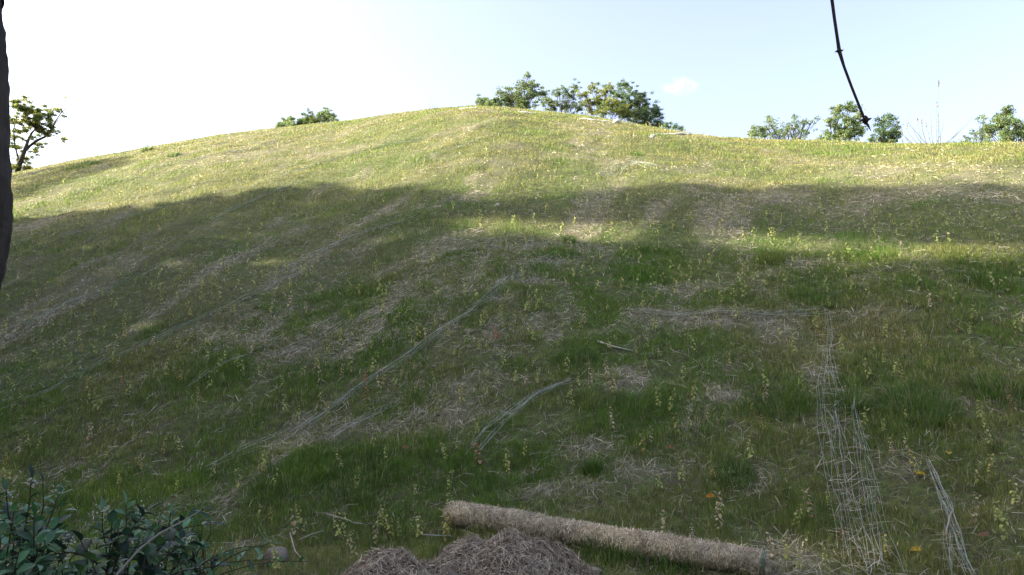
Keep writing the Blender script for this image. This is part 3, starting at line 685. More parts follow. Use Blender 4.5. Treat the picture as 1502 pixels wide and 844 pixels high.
net('long pale green net strand strip full of caught straw running down the right side', [(1216, 520), (1216, 560), (1219, 610), (1226, 680), (1238, 740), (1252, 800), (1262, 860)], [.08, .22, .20, .18, .22], 10, .08, 14, 300, 1.25, 3)
net('loose bundle of green net threads just right of the long straw filled strip', [(1254, 605), (1262, 650), (1268, 690), (1278, 740), (1288, 800), (1300, 860)], [.05, .13, .18, .2], 7, .08, 14, 80, 1.1, 5)
net('short crumpled net strip near the bottom right corner', [(1362, 690), (1382, 735), (1396, 775), (1412, 860)], [.04, .08, .18], 7, .08, 40, 50, 1.1, 8)
net('two faint net threads running up from the long right strip', [(1216, 520), (1218, 500), (1215, 478), (1212, 455)], .06, 3, .05, 0, 30, .8, 11)
net('taut pale green net seam running diagonally up the middle of the slope', [(425, 643), (470, 616), (500, 593), (515, 580), (560, 553), (600, 526), (640, 498), (690, 462), (730, 428), (770, 398)], [.07, .12, .1, .06, .12, .1], 8, .07, 30, 30, .9, 14, .8)
net('net seam with grey straw above the diagonal one in the middle', [(690, 462), (735, 440), (770, 408), (800, 388), (832, 370)], [.3, .5, .4], 8, .04, 30, 160, .7, 17)
net('curved net fold lying below the middle of the slope', [(684, 676), (705, 652), (735, 622), (765, 600), (790, 582), (838, 566)], [.16, .22, .16, .05, .03], 7, .06, 40, 30, .95, 19)
net('straight net seam crossing the left part of the shaded slope', [(0, 605), (60, 582), (130, 545), (200, 512), (260, 485), (330, 455), (400, 420), (460, 396)], [.15, .12, .1, .16, .1], 5, .045, 20, 10, .75, 23)
net('upper faint net seam on the left part of the shaded slope', [(0, 490), (60, 468), (120, 440), (200, 410), (260, 380)], .16, 6, .06, 10, 0, .8, 27)
net('flat stretch of parallel net cords with straw left of centre', [(372, 526), (410, 512), (450, 496), (500, 470)], [.7, .8, .8, .5], 13, .04, 10, 220, .9, 31, .3)
net('thin net line below the flat stretch of cords on the left', [(270, 575), (305, 553), (330, 540), (370, 525)], .08, 4, .07, 6, 0, .8, 35)
net('short net thread near the lower left corner seam', [(300, 700), (350, 672), (395, 655), (425, 643)], .1, 4, .08, 6, 0, .9, 37)
net('horizontal net seam over grey straw right of centre', [(920, 462), (960, 463), (1010, 468), (1060, 462), (1110, 466), (1160, 462), (1212, 462)], [.1, .14, .1, .2, .3], 8, .06, 40, 200, .85, 41)
net('long net seam in the sunlit grass below the summit', [(400, 268), (440, 252), (480, 238), (520, 226), (570, 213), (640, 200)], .25, 8, .05, 10, 60, .8, 45)
net('net seam in the sunlit grass on the far left slope', [(100, 288), (160, 272), (230, 258), (300, 246), (380, 236)], .2, 6, .05, 6, 60, .8, 49)
net('net seam lying where the sunlight starts on the left slope', [(20, 318), (90, 312), (160, 300), (230, 286), (300, 270), (360, 262)], .14, 5, .05, 6, 20, .8, 52)
net('faint net seam crossing the shadow edge left of centre', [(310, 326), (345, 306), (380, 292), (430, 272), (450, 266)], .16, 5, .06, 6, 30, .8, 61)
net('long faint net seam in the shade left of centre', [(400, 405), (450, 380), (500, 358), (560, 335), (620, 318)], .16, 5, .06, 6, 40, .8, 63)
net('pale net cord line on the left just inside the shade', [(80, 352), (130, 338), (180, 322), (240, 306), (290, 292)], .14, 5, .06, 6, 30, .8, 65)
net('net seam in the sunlit grass close under the summit', [(560, 262), (610, 243), (660, 222), (720, 200)], .18, 5, .05, 6, 60, .8, 67)
net('faint upper net seam in the sunlit grass on the left slope', [(200, 252), (270, 239), (350, 224), (430, 208)], .18, 5, .05, 6, 60, .8, 69)
net('loose net patch in the sunlit grass above the tall dry stalks', [(880, 262), (905, 250), (930, 240), (960, 246)], .5, 9, .05, 30, 30, .7, 55)
net('faint net trace in the shade under the middle of the slope', [(590, 592), (560, 606), (520, 625), (480, 648)], .1, 4, .05, 6, 40, .8, 58)

# ------------------------------------------------------------ separate lush tufts, stalks, sticks
def tuft(label, u, v, n, h, spread, col, cat='grass tuft', name='grass_tuft', wide=.006, lean=.6):
    p = ground([u], [v])[0]; b = Bag()
    a = rng.uniform(0, 6.283, n); q = np.sqrt(rng.uniform(0, 1, n))*spread; P = np.stack([np.cos(a)*q, np.sin(a)*q, np.zeros(n)], 1)
    P[:, 2] = height(p[0]+P[:, 0], p[1]+P[:, 1])-p[2]-.01
    n_k = 9; kx = rng.uniform(-1, 1, (n_k, 2))*spread*.8; dmin = np.min(np.hypot(P[:, None, 0]-kx[None, :, 0], P[:, None, 1]-kx[None, :, 1]), 1)/spread
    hh = h*rng.uniform(.35, 1.15, n)*(1-.35*(q/spread)**2)*(1.15-1.1*dmin).clip(.35, 1.2); out = np.stack([np.cos(a), np.sin(a), np.zeros(n)], 1)*(q/spread)[:, None]+rng.normal(0, .3, (n, 3)); out[:, 2] = 0
    d = math.hypot(p[0], p[1]); w_ = max(wide, d/740*.4)*.5; s = rng.uniform(0, 6.283, n); S = np.stack([np.cos(s), np.sin(s), np.zeros(n)], 1)*w_
    U = np.zeros((n, 3)); U[:, 2] = hh; O = out*(hh*lean)[:, None]
    V = np.stack([P-S, P+S, P+O*.35+U*.6-S*.8, P+O*.35+U*.6+S*.8, P+O+U*.92], 1).reshape(-1, 3)
    F = (np.array([[0,1,3],[0,3,2],[2,3,4]])[None]+np.arange(n)[:, None, None]*5).reshape(-1, 3)
    c = np.array(col)*1.15*shade_noise(n, .25); c = np.where(rng.uniform(0, 1, (n, 1)) < .14, np.array([.30, .27, .14]), c); c = np.where(rng.uniform(0, 1, (n, 1)) < .25, np.array([.13, .19, .035]), c); o = obj_np(name, V, F, np.repeat(c.clip(.01, .5), 5, 0), M_GRASS); o.location = p
    tag(o, label, cat, 'lush grass tufts on the slope')
G1 = (.055, .12, .02); G2 = (.045, .105, .018); G3 = (.14, .18, .035)
for a_ in [('bushy dark green tuft casting a shadow at the edge of the sunlight, right of centre', 1128, 384, 700, .34, .26, G3), ('dark tuft beside a straw patch below the bushy one, right of centre', 1198, 444, 600, .20, .34, G1),
  ('small very dark round tuft in the shade below the middle wedge of sunlight', 835, 355, 260, .2, .13, G2), ('bright spreading tuft below the short stick right of centre', 850, 533, 700, .22, .35, G1),
  ('big fan shaped tuft on the right, widest of all', 1345, 598, 900, .30, .42, G1), ('tuft left of the long net strip, under the bare patch', 1150, 600, 600, .24, .3, G1),
  ('tuft right beside the upper end of the long net strip', 1250, 600, 500, .26, .22, G1), ('upright narrow tuft above the straw log', 871, 695, 260, .26, .10, G1), ('round tuft above the right end of the straw log', 1080, 705, 420, .24, .18, G1),
  ('tuft against the front of the straw log', 900, 815, 600, .26, .26, G1), ('second tuft against the front of the straw log, farther right', 985, 838, 500, .24, .25, G1), ('tuft at the right edge on the shaded slope', 1465, 578, 600, .27, .35, G2),
  ('dark tuft in the upper right shade near the frame edge', 1450, 415, 500, .24, .4, G2), ('small tuft among seedlings on the left of the net seam', 220, 490, 300, .16, .25, G2), ('yellowish tuft by the black lump at the end of the net fold', 862, 590, 360, .2, .18, G3),
  ('long dark tuft under the diagonal net seam', 535, 705, 900, .26, .5, G2), ('tuft left of the long dark one under the net seam', 430, 705, 700, .24, .45, G2), ('dark tuft near the top left crest', 255, 229, 200, .22, .25, G2), ('dark low weeds clump on the left crest by the backlit tree', 118, 246, 420, .35, .7, (.06,.10,.03)),
  ('pale feathery weed clump on the left crest skyline', 215, 222, 160, .55, .25, (.16,.19,.08)), ('dark small tuft in the sunlit grass below the summit', 835, 215, 200, .14, .2, G2), ('tuft in the sunlit grass left of the right bare patch', 935, 228, 300, .16, .3, G1)]: tuft(*a_)

def stalks(label, base_px, tips, r, col, cat='dry grass', head=True, dist=None, name='dry_grass_clump'):
    p = Vector(ground([base_px[0]], [base_px[1]])[0]) if dist is None else None
    if p is None:
        q = at_dist(base_px[0], base_px[1], dist); p = Vector((q.x, q.y, float(height(q.x, q.y))))
    d = math.hypot(p.x, p.y); root = empty(name, tuple(p), label, cat); b = Bag(); hb = Bag(); nh = 0
    for (u0, u, v, bend) in tips:
        e = at_dist(u, v, d+rng.uniform(-.2, .2)); s0 = at_dist(u0, base_px[1], d); s0 = Vector((s0.x, s0.y, p.z if dist is None else float(height(s0.x, s0.y)))); m1 = s0.lerp(e, .55)+Vector((bend*.5, 0, abs(bend)*.3))
        b.tube([s0, s0.lerp(m1, .55), m1, m1.lerp(e, .6)+Vector((bend*.1, 0, .02)), e], [r, r*.9, r*.7, r*.5, r*.3], col, 4, False)
        if head and rng.uniform() < .75:
            nh += 1; dv = (e-m1).normalized(); n_ = 16; Pp = np.array([tuple(e-dv*rng.uniform(0, .22)+Vector(rng.normal(0, .012, 3))) for _ in range(n_)])
            hb.add(*strips(Pp, np.tile(tuple(dv), (n_, 1))+rng.normal(0, .35, (n_, 3)), rng.uniform(.04, .09, n_), np.full(n_, r*1.7), rand_unit(n_), np.tile((.17, .13, .09), (n_, 1))*shade_noise(n_)))
            hb.build('seed_head', M_STRAW, root, tuple(p)); hb = Bag()
    b.build('stalks', M_STRAW, root, tuple(p))
DC = (.13, .14, .08)
stalks('tall thin grasses with drooping seed heads on the right crest', (1372, 214), [(1376,1377,118,.02),(1374,1374,148,0),(1368,1366,158,-.05),(1360,1352,175,-.1),(1355,1340,185,-.2),(1350,1330,182,-.35),(1362,1334,168,-.6),(1380,1376,168,.02),(1384,1410,190,.3),(1386,1412,185,.2),(1366,1358,180,0),(1345,1322,190,-.3),(1372,1385,178,.1),(1340,1318,172,-.5),(1352,1345,172,0),(1390,1425,170,.4)], .010, DC)
stalks('thin grass stalk alone on the crest above the wide low tree', (1152, 208), [(1152,1155,160,0),(1150,1148,178,0),(1156,1160,185,.05)], .006, DC, dist=29)
stalks('thin branching weed on the skyline left of the summit', (635, 164), [(633,627,147,0),(635,633,145,0),(636,641,148,0),(634,629,153,0),(637,645,155,0),(636,650,158,0)], .010, (.12,.12,.07), head=False, cat='weed', name='weed', dist=37)
stalks('small weed on the left skyline beside the feathery clump', (168, 230), [(168,167,211,0),(167,163,219,0),(169,172,219,0)], .014, (.10,.12,.05), head=False, cat='weed', name='weed', dist=44)
stalks('tall dry blades standing at the shadow edge right of centre', (990, 305), [(985,996,262,.1),(988,1003,266,.0),(990,1010,275,.2),(994,1027,270,.3),(980,966,268,-.3),(978,972,285,-.2),(986,990,275,0),(996,1018,284,.2),(984,960,290,-.3),(992,1030,288,.3)], .009, (.22,.24,.10), head=False)
stalks('short pale stalk in the sunlit strip above the bushy tuft', (1145, 328), [(1145,1147,311,0)], .012, (.4,.36,.25), head=False)
stalks('bent pale green stalk beside the rounded brown stone', (395, 800), [(396,378,772,-.05),(398,385,776,.0)], .006, (.16,.22,.09), head=False, cat='weed', name='weed')
stalks('tall upright green blades in the grass left of the straw heaps', (517, 800), [(517,517,756,0),(519,516,765,0),(524,545,758,.02),(515,512,775,0)], .005, (.07,.16,.03), head=False, cat='grass', name='grass_clump')
stalks('arching green stalk with white tip in the grass on the far left', (70, 690), [(70,82,640,0),(78,118,668,.08)], .004, (.12,.2,.1), head=False, cat='weed', name='weed')
def stick(label, pts, r, col=(.30, .26, .2), mat=None, lift=.03):
    P = ground([p[0] for p in pts], [p[1] for p in pts]); P[:, 2] += lift; b = Bag()
    if len(P) == 2: P = np.array([P[0], (P[0]+P[1])/2+np.array([.01, .01, .02]), P[1]])
    b.tube(P, list(np.linspace(r, r*.6, len(P))), col, 6); o = b.build('stick', mat or M_STRAW, None, P[0]); o.location = P[0]; tag(o, label, 'stick')
stick('pale dry stick lying on the turf right of centre', [(876, 504), (900, 512), (928, 518)], .016, (.42, .38, .3))
stick('forked grey stick behind the rounded brown stone', [(425, 795), (432, 822), (448, 842)], .008, lift=.08)
stick('thin straight stick left of the straw heaps', [(437, 806), (455, 797), (474, 791)], .006, lift=.08)
stick('curved pale stick in front of the tall green blades', [(478, 766), (510, 775), (520, 780), (533, 781)], .007, (.35, .31, .26), lift=.08)
stick('dark twig lying across the straw above the straw log', [(742, 740), (768, 735), (790, 726), (802, 720)], .008, (.22, .18, .13))
stick('reddish dry stick left of the curved net fold', [(583, 640), (585, 655), (600, 664)], .007, (.32, .25, .2))
stick('white cut stick at the gap between the straw heaps', [(620, 798), (640, 799), (662, 800)], .006, (.30, .34, .30), lift=.08)
stick('bare twig stub at the bottom right beside the net strip', [(1388, 800), (1395, 770), (1400, 760)], .007, (.4, .35, .28), lift=.08)

# ------------------------------------------------------------ bottom-left shrubs
def leaf_geo(bag, p, d, nrm, L, W, col, droop=.25, rounded=False):
    d = Vector(d).normalized(); s = d.cross(Vector(nrm)); 
    if s.length < 1e-4: s = d.orthogonal()
    s.normalize(); u = s.cross(d).normalized(); p = Vector(p)
    prof = [(0, .05), (.18, .62), (.42, 1.0), (.7, .72), (1, .0)] if not rounded else [(0, .25), (.15, .85), (.4, 1.0), (.72, .72), (1, 0)]
    V = []; F = []
    for i, (t_, w_) in enumerate(prof):
        c = p+d*L*t_-u*L*droop*t_*t_
        V += [c-s*W*.5*w_+u*W*.16*w_, c, c+s*W*.5*w_+u*W*.16*w_]
    for i in range(len(prof)-1):
        a = i*3; F += [(a, a+1, a+4), (a, a+4, a+3), (a+1, a+2, a+5), (a+1, a+5, a+4)]
    bag.add([tuple(v) for v in V], F, col)
def shrub(label, base, tips, leafL, cols, rounded=False, droop=.3, nl=16, flowers=0, seed=0, stemcol=(.10, .07, .05)):
    root = empty('shrub', base, label, 'shrub'); sb = Bag(); lb = Bag(); fb = Bag(); B = Vector(base)
    for (u, v, d) in tips:
        e = at_dist(u, v, d); s0 = B+Vector((rng.uniform(-.12, .12), rng.uniform(-.1, .1), 0)); mid = s0.lerp(e, .55)+Vector((0, 0, .14)); pts = []
        for k in range(13):
            t_ = k/12; pts.append(s0*(1-t_)**2+mid*2*t_*(1-t_)+e*t_*t_+Vector(rng.normal(0, .006, 3)))
        sb.tube(pts, list(np.linspace(.006, .0016, 13)), stemcol, 5)
        br = [(pts, .35, nl)]
        for q in range(6):
            i = rng.integers(3, 11); st_ = pts[i]; en = st_+Vector((rng.normal(0, .14), rng.normal(0, .12), rng.uniform(.0, .16)))
            bp = [st_.lerp(en, x)+Vector((0, 0, .03*math.sin(math.pi*x))) for x in np.linspace(0, 1, 6)]; sb.tube(bp, list(np.linspace(.003, .0012, 6)), stemcol, 4); br.append((bp, .1, 10))
        for bp, t0, m_ in br:
            for k in range(m_):
                t_ = t0+(1-t0)*k/(m_-1); x = t_*(len(bp)-1); i = min(int(x), len(bp)-2); c = bp[i].lerp(bp[i+1], x-i); ax_ = (bp[i+1]-bp[i]).normalized()
                ang = (k % 2)*math.pi+rng.normal(0, .6); o_ = ax_.orthogonal().normalized(); o2 = ax_.cross(o_); dr = (o_*math.cos(ang)+o2*math.sin(ang))*.8+ax_*.55+Vector((0, 0, .12))
                if k == m_-1: dr = ax_
                col = np.array(cols[rng.integers(len(cols))])*rng.uniform(.75, 1.25); L = leafL*rng.uniform(.6, 1.15)
                leaf_geo(lb, c, dr, Vector((rng.normal(0, .3), rng.normal(0, .3), 1)), L, L*(.46 if not rounded else .72), col.clip(.005, .6), droop*rng.uniform(.4, 1.5), rounded)
        if flowers and rng.uniform() < flowers:
            for _ in range(26):
                c = e+Vector(rng.normal(0, .012, 3)); leaf_geo(fb, c, rand_unit(1)[0], rand_unit(1)[0], .008, .006, (.45, .43, .33))
            fb.build('flower_cluster', M_SHRUB, root, base); fb = Bag()
    sb.build('stems', M_TWIG, root, base); lb.build('leaves', M_SHRUB, root, base)
SB = [(.065, .17, .066), (.09, .20, .10), (.052, .14, .046), (.11, .21, .12)]
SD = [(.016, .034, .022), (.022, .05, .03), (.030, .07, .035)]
SG = [(.05, .12, .03), (.07, .15, .04), (.035, .09, .025)]
def bpt(u, d): q = at_dist(u, 700, d); return (q.x, q.y, 0.0)
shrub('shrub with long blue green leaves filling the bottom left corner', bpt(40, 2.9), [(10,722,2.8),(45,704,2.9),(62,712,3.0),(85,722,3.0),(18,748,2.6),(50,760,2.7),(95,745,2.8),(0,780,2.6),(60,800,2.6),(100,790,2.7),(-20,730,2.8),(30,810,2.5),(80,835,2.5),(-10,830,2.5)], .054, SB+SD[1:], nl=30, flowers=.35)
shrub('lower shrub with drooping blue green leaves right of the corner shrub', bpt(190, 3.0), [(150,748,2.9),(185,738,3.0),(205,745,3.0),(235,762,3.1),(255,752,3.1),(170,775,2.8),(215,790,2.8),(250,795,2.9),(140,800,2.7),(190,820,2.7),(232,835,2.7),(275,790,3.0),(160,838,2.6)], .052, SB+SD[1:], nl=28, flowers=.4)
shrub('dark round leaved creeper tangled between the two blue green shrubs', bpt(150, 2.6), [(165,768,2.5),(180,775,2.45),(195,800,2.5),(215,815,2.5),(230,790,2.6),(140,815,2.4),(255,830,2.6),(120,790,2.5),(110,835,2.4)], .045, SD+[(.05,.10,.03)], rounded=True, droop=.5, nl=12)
shrub('spreading low shrub with pale leaf tips at the right end of the thicket', bpt(290, 3.2), [(268,785,3.2),(285,802,3.2),(302,806,3.3),(280,825,3.0),(262,820,3.0),(295,830,3.1),(310,812,3.4),(275,842,3.0)], .046, SB[:2]+SG+SD, nl=14)
shrub('small bright green seedling bush poking out above the thicket', bpt(285, 3.5), [(283,768,3.5),(295,775,3.5),(305,768,3.5)], .035, SG, nl=9)
b = Bag(); Q = [at_dist(u, v, d) for u, v, d in [(140, 900, 2.3), (172, 842, 2.4), (205, 805, 2.45), (235, 782, 2.5), (268, 765, 2.55), (294, 749, 2.6)]]
b.tube(Q, [.004, .0038, .0035, .003, .0026, .0015], (.2, .18, .14), 6)
b.tube([Q[5], at_dist(284, 749, 2.6)], [.002, .001], (.3, .27, .22), 4); o = b.build('stick', M_STRAW, None, tuple(Q[0])); o.location = Q[0]; tag(o, 'long bare grey stick rising diagonally out of the bottom left thicket', 'stick')

# ------------------------------------------------------------ seedlings
SEEDS = {
 (0,380,3.75): '40,245 250,180 95,125 195,215 128,215 140,290 265,265 350,290 290,370 22,425 230,415 95,420 130,470 210,480 430,465 520,320 390,320 450,270 605,250 680,360 715,345 688,440 835,485 750,540 730,530 790,520 645,600 385,580 265,610 125,590 10,510 530,530 445,520 45,700 70,725 115,790 65,840 490,785 510,780 700,765 845,655 915,645 990,575 1045,455 1280,435 1050,320 965,245 880,110 830,180 885,260 1115,180 1185,170 1310,190 1205,225 1290,300 1210,325 1250,100 1180,105 1280,60 1360,70 1415,50 1220,45 550,100 660,115 740,70 800,75 1145,490 980,500 1380,530 1220,580 1300,610 1330,650 1425,655 1200,640 1230,685 1090,690 990,690 1150,730 1095,790 670,690 1455,485 1480,310 545,840 630,280 560,220',
 (400,380,3.75): '65,55 185,45 25,95 245,30 565,80 215,100 155,120 92,165 90,275 470,215 595,225 672,220 620,230 605,300 430,355 415,320 515,370 545,395 597,380 668,370 728,325 910,225 1060,220 1115,245 940,115 1140,130 1115,35 880,35 790,30 1365,130 1295,240 1185,195 1415,220 1445,240 1455,290 1395,300 1255,305 1325,360 1270,385 1175,340 1150,385 900,375 940,350 55,460 105,335 185,310 380,430 375,460 545,500 605,485 630,460 785,490 800,440 850,460 755,435 968,440 1065,470 1130,510 1180,505 1000,540 1030,555 1235,450 1440,460 1415,435 750,585 300,535 480,525 300,665 265,690 165,660 240,620 380,655 420,640 505,690 545,630 55,710 262,795 585,725 615,700 670,725 712,665 890,690 785,755 515,790 1180,660 1265,610 1245,710 1335,690 1390,705 1455,695 1175,775 1040,800 920,840 1430,600',
 (750,380,3.75): '320,45 268,55 395,115 345,110 530,290 610,170 695,180 630,40 712,50 770,170 880,65 930,110 985,75 1030,75 1090,60 985,140 900,205 800,230 1070,200 1250,150 1270,95 1340,130 1360,165 1155,250 1280,230 1225,265 1140,155 725,290 480,185 380,390 405,365 790,395 1020,400 1140,385 1245,340 1480,430 125,460 250,490 275,465 540,510 690,525 750,500 820,545 740,610 1008,525 1205,590 945,665 125,595 305,630 20,685 80,705 145,695 315,780 340,820 260,810 375,710 435,705 530,670 555,740 810,825 870,840 1000,790 1405,720 1400,805 1325,835',
 (1120,440,2.089): '50,115 95,165 80,205 10,275 8,315 5,405 115,275 160,95 205,25 345,60 370,120 340,170 370,200 330,250 430,150 485,150 505,215 410,240 428,245 240,160 510,30 590,15 645,70 630,110 640,185 795,80 780,110 768,345 790,235 665,375 672,395 580,395 440,380 370,410 300,405 395,480 440,460 655,570 700,560 465,545 460,520 775,640 735,740 720,690 640,695 145,680 200,640 120,785 75,805 30,805 98,715 195,820 110,840 240,745 385,800 690,455',
 (760,540,3.75): '775,225 830,245 1045,295 1130,300 955,345 880,385 735,420 520,355 1370,115 1285,235 1365,200 1360,360 960,190 1285,530 1075,630 900,640 790,680 30,490 680,490 1115,835',
 (380,560,3.75): '340,120 145,185 210,220 385,215 625,385 700,440 720,440 450,495 65,610 535,600 1040,605 1215,465 1205,300 1095,390 1030,440 1455,400 1370,520 995,160 1110,120 1250,100 855,80 740,50 660,45 225,790 65,790 20,470 420,820 675,775 665,820 1060,760',
 (0,630,3.576): '465,70 520,30 700,60 945,125 850,140 550,160 720,210 740,220 625,300 100,140 145,95 25,190 480,310 45,280 205,130 1115,265 1380,230 1360,220 1425,335 1255,320 925,335 380,440 1350,480 1420,510 1240,630 515,560',
 (350,660,3.755): '120,125 565,120 180,240 340,425 310,480 360,470 180,430 105,390 535,440 790,410 575,470 770,450 800,445 640,610 600,560 550,515 745,540 1000,500 950,470 1140,530 1165,460 205,655 215,690 840,510 885,490 1150,225 815,65 1335,90 1145,65 970,260',
 (620,660,2.834): '100,380 120,330 330,330 420,300 995,460 1005,400 1115,380 1235,290 1230,345 1460,460 990,170 1210,135 350,80',
 (1100,220,3.734): '100,620 110,510 95,415 25,490 270,510 390,345 455,330 595,460 630,445 690,380 885,465 805,485 925,440 1080,430 1160,385 1275,450 1360,405 1470,395 1030,540 1360,535 950,305 735,655 665,620 570,625 455,630 430,655 200,740 235,680 340,715 90,710 30,720 50,755 485,690 520,700 565,780 640,785 805,765 900,710 985,650 1060,730 1330,770 1390,790 1380,660 1285,660 1215,595 1495,700 925,790 415,800 830,600 1180,445 535,580',
 (700,200,3.75): '15,460 130,620 155,620 30,660 265,600 240,780 510,710 520,640 465,535 380,430 505,435 570,370 600,300 760,340 825,375 740,535 960,565 990,560 1070,525 970,500 1175,470 1345,530 1470,440 1430,370 765,620 795,640 880,640 995,640 820,710 900,730 1065,735 1170,740 1215,745 1280,740 1120,670 1305,650 1425,670 800,830 1115,770 1170,800 1450,760 1435,810 575,780 630,770'}
pts = []
for (ox, oy, sc), s in SEEDS.items():
    for q in s.split():
        x, y = q.split(','); u, v = ox+int(x)/sc, oy+int(y)/sc
        if all((u-a_)**2+(v-b_)**2 > 30 for a_, b_ in pts): pts.append((u, v))
pts.sort(key=lambda p: -p[1])
SC = {'yellow green': [(.37, .39, .13), (.29, .34, .10), (.42, .41, .19)], 'golden': [(.42, .37, .12), (.36, .35, .10), (.34, .27, .10)],
      'cream and orange': [(.48, .42, .28), (.44, .29, .18), (.42, .39, .18)], 'reddish': [(.42, .19, .12), (.46, .26, .17), (.34, .13, .08)]}
def seedling_meshes(colname, k):
    pal = SC[colname]; n = int(rng.integers(7, 12)); H = rng.uniform(.20, .28); sb = Bag(); lb = Bag()
    bx, by = rng.normal(0, .02, 2); P = [(bx*t_*t_, by*t_*t_, H*t_) for t_ in np.linspace(0, 1, 6)]
    sb.tube(P, [.0022, .002, .0018, .0016, .0013, .001], (.20, .17, .07), 4)
    for i in range(n):
        t_ = .18+.82*i/(n-1); c = (bx*t_*t_, by*t_*t_, H*t_)
        for sgn in (0, 1):
            a_ = i*1.9+sgn*math.pi+rng.normal(0, .5)
            if rng.uniform() < .12: continue
            d = Vector((math.cos(a_), math.sin(a_), rng.uniform(-.6, .45) if t_ < .9 else .8)); L = rng.uniform(.024, .042)*(1.1-.35*t_)
            col = np.array(pal[0] if rng.uniform() < .55 else pal[rng.integers(3)])*rng.uniform(.9, 1.35)
            tipp = Vector(c)+d.normalized()*.012
            leaf_geo(lb, tipp, d+Vector((0, 0, -.55)), (0, 0, 1) if abs(d.z) < .5 else (math.cos(a_), math.sin(a_), .2), L, L*.85, col.clip(.01, .7), rng.uniform(.1, .5), True)
    a_ = sb.build('stem', M_STRAW); b_ = lb.build('leaves', M_SEED); return a_, b_
SRC = {c: [seedling_meshes(c, k) for k in range(n_)] for c, n_ in (('yellow green', 7), ('golden', 4), ('cream and orange', 4), ('reddish', 2))}
used = set()
LM = [(403, 815, 'rounded brown stone'), (655, 755, 'left end of the straw log'), (1125, 830, 'right end of the straw log'), (880, 790, 'middle of the straw log'), (610, 815, 'smaller straw heap'), (150, 770, 'bottom left shrubs'),
      (1225, 640, 'long straw filled net strip'), (1395, 775, 'crumpled net strip near the corner'), (1345, 585, 'big fan shaped tuft'), (760, 610, 'curved net fold'), (470, 615, 'lower end of the diagonal net seam'), (850, 525, 'bright spreading tuft'),
      (1150, 600, 'tuft left of the net strip'), (1080, 690, 'round tuft above the log'), (530, 700, 'long dark tuft under the net seam'), (1290, 740, 'loose bundle of net threads'), (100, 560, 'left end of the straight net seam'), (440, 508, 'flat stretch of net cords'), (900, 511, 'pale dry stick'), (871, 685, 'upright narrow tuft')]
lab_count = {}
W_ = ground([p[0] for p in pts], [p[1] for p in pts])
def place_seedling(i, p, near):
    u, v = p; r_ = rng.uniform(); c = 'yellow green' if r_ < .70 else 'golden' if r_ < .86 else 'cream and orange' if r_ < .975 else 'reddish'
    k = int(rng.integers(len(SRC[c]))); g_ = W_[i]; used.add((c, k))
    lm = min(LM, key=lambda q: (q[0]-u)**2+(q[1]-v)**2); dx, dy = u-lm[0], v-lm[1]; dist_ = math.hypot(dx, dy)
    if v > 480:
        pos = ('right of' if dx > 0 else 'left of') if abs(dx) > abs(dy)*1.3 else ('below' if dy > 0 else 'above')
        lab = f"{c} leafy seedling {'close ' if dist_ < 45 else ''}{pos} the {lm[2]}"
    elif v > 380: lab = f"{c} leafy seedling in the shaded middle of the slope, {['far left','left of centre','at centre','right of centre','far right'][min(4, int(max(0, u)/300.5))]}"
    else: lab = f"small {c} leafy seedling near the edge of the sunlight, {['far left','left of centre','at centre','right of centre','far right'][min(4, int(max(0, u)/300.5))]}"
    o = empty('seedling', tuple(g_+np.array([0, 0, .015])), lab, 'seedling', 'yellowing seedlings dotted over the slope')
    s_ = rng.uniform(.6, 1.25)*(.86 if v > 500 else 1.0); o.scale = (s_*1.15, s_*1.15, s_); o.rotation_euler = (rng.normal(0, .1), rng.normal(0, .1), rng.uniform(0, 6.28))
    for q in SRC[c][k]:
        q2 = q.copy(); q2.parent = o; C.objects.link(q2)
for i in range(min(298, len(pts))): place_seedling(i, pts[i], True)
# the remaining, smaller ones higher up the slope
rest = [W_[i] for i in range(298, len(pts))]
x, y, r = scatter(2600, 12, 40, 36, 1.2); st_, lu_ = straw_lush(x, y); kp = rng.uniform(0, 1, len(x)) < np.where(r < 17, .12, .15)*(.4+.9*fbm(x*.5, y*.5, 200))
rest = rest+list(np.stack([x, y, height(x, y)], 1)[kp])
b = Bag()
for g_ in rest:
    r_ = rng.uniform(); c = 'yellow green' if r_ < .8 else 'golden' if r_ < .97 else 'cream and orange'
    s_ = rng.uniform(.8, 1.25); H = .24*s_; n_ = 7; t_ = np.linspace(.25, 1, n_); d_ = math.hypot(g_[0], g_[1]); wd = max(.035, d_/740*.75)
    P = np.array(g_)+np.stack([rng.normal(0, .022, n_), rng.normal(0, .022, n_), t_*H], 1); D = rng.normal(0, .8, (n_, 3)); D[:, 2] -= .5
    col = np.array(SC[c])[rng.integers(3, size=n_)]*shade_noise(n_)
    b.add(*strips(P, D, np.full(n_, wd*1.2), np.full(n_, wd*.85), rng.normal(0, .6, (n_, 3))+np.array([0, -1, .3]), col, .1))
tag(b.build('far_seedlings', M_SEED), 'yellow green seedlings dotting the upper slope in great number', 'seedlings', kind='stuff')
for c in SRC:
    for a_, b_ in SRC[c]: bpy.data.objects.remove(a_); bpy.data.objects.remove(b_)

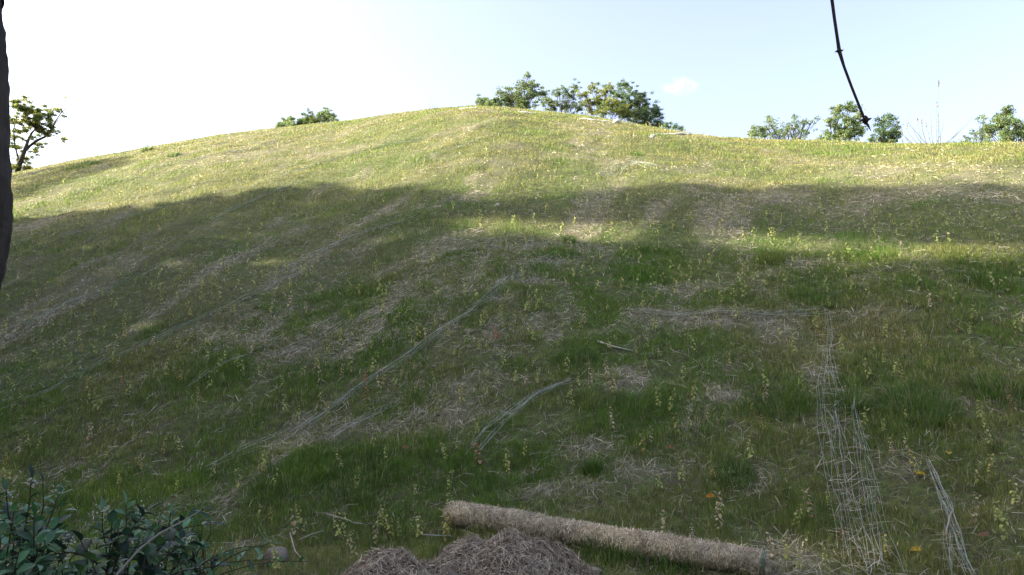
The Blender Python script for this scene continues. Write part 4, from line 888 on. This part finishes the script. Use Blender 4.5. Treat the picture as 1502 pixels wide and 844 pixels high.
# fallen leaves
for i, (u, v, c, lab) in enumerate([(1344, 702, (.55, .40, .04), 'bright yellow fallen leaf near the loose net threads'), (1048, 735, (.5, .22, .03), 'orange fallen leaf above the right half of the straw log'), (1352, 816, (.5, .34, .05), 'yellow fallen leaf at the bottom right between net strips'),
    (1392, 671, (.5, .36, .05), 'small yellow fallen leaf right of the net threads'), (905, 640, (.55, .50, .38), 'folded cream fallen leaf in the grass below centre'), (1450, 795, (.22, .12, .07), 'brown curled fallen leaf near the bottom right corner'), (645, 617, (.05, .035, .03), 'black curled leaf in the straw above the curved net fold'),
    (500, 600, (.06, .035, .025), 'black curled leaf below the diagonal net seam'), (843, 564, (.03, .025, .022), 'black crumpled lump at the upper end of the net fold'), (1405, 490, (.30, .12, .06), 'russet fallen leaf in the shaded turf on the right'), (980, 662, (.25, .13, .06), 'brown fallen leaf in the turf above the straw log'), (590, 663, (.45, .22, .12), 'orange fallen leaf beside the reddish stick')]):
    p = ground([u], [v])[0]; b = Bag(); leaf_geo(b, (0, 0, .05), (rng.normal(), rng.normal(), .15), (rng.normal(0, .4), rng.normal(0, .4)-.4, 1), .085, .06, c, .35, True); o = b.build('fallen_leaf', M_SEED); o.location = p; tag(o, lab, 'leaf')

# small wispy cloud
c0 = at_dist(995, 126, 1400); b = bpy.data.meshes.new('cloud'); bm = bmesh.new()
q = bmesh.ops.create_icosphere(bm, subdivisions=4, radius=1)
for vv in q['verts']: vv.co = Vector((vv.co.x*48, vv.co.y*25, vv.co.z*20-vv.co.x*11))
bm.to_mesh(b); bm.free(); o = bpy.data.objects.new('cloud', b); C.objects.link(o); o.location = c0; tag(o, kind='structure')
m = new_mat('cloud_vapour'); t = m.node_tree; t.nodes.remove(t.nodes['Principled BSDF']); pv = t.nodes.new('ShaderNodeVolumePrincipled'); pv.inputs['Color'].default_value = (1, 1, 1, 1)
tc = t.nodes.new('ShaderNodeTexCoord'); n = t.nodes.new('ShaderNodeTexNoise'); n.inputs['Scale'].default_value = .045; n.inputs['Detail'].default_value = 5; t.links.new(tc.outputs['Object'], n.inputs['Vector'])
mr = t.nodes.new('ShaderNodeMapRange'); mr.inputs[1].default_value = .44; mr.inputs[2].default_value = .7; mr.inputs[3].default_value = 0; mr.inputs[4].default_value = .018; t.links.new(n.outputs[0], mr.inputs[0])
ml = t.nodes.new('ShaderNodeVectorMath'); ml.operation = 'MULTIPLY'; ml.inputs[1].default_value = (1/48, 1/25, 1/23); t.links.new(tc.outputs['Object'], ml.inputs[0])
ln = t.nodes.new('ShaderNodeVectorMath'); ln.operation = 'LENGTH'; t.links.new(ml.outputs[0], ln.inputs[0])
fo = t.nodes.new('ShaderNodeMapRange'); fo.inputs[1].default_value = .95; fo.inputs[2].default_value = .2; fo.inputs[3].default_value = 0; fo.inputs[4].default_value = 1; t.links.new(ln.outputs['Value'], fo.inputs[0])
mm = t.nodes.new('ShaderNodeMath'); mm.operation = 'MULTIPLY'; t.links.new(mr.outputs[0], mm.inputs[0]); t.links.new(fo.outputs[0], mm.inputs[1]); t.links.new(mm.outputs[0], pv.inputs['Density']); pv.inputs['Anisotropy'].default_value = .3; t.links.new(pv.outputs[0], t.nodes['Material Output'].inputs['Volume']); b.materials.append(m)
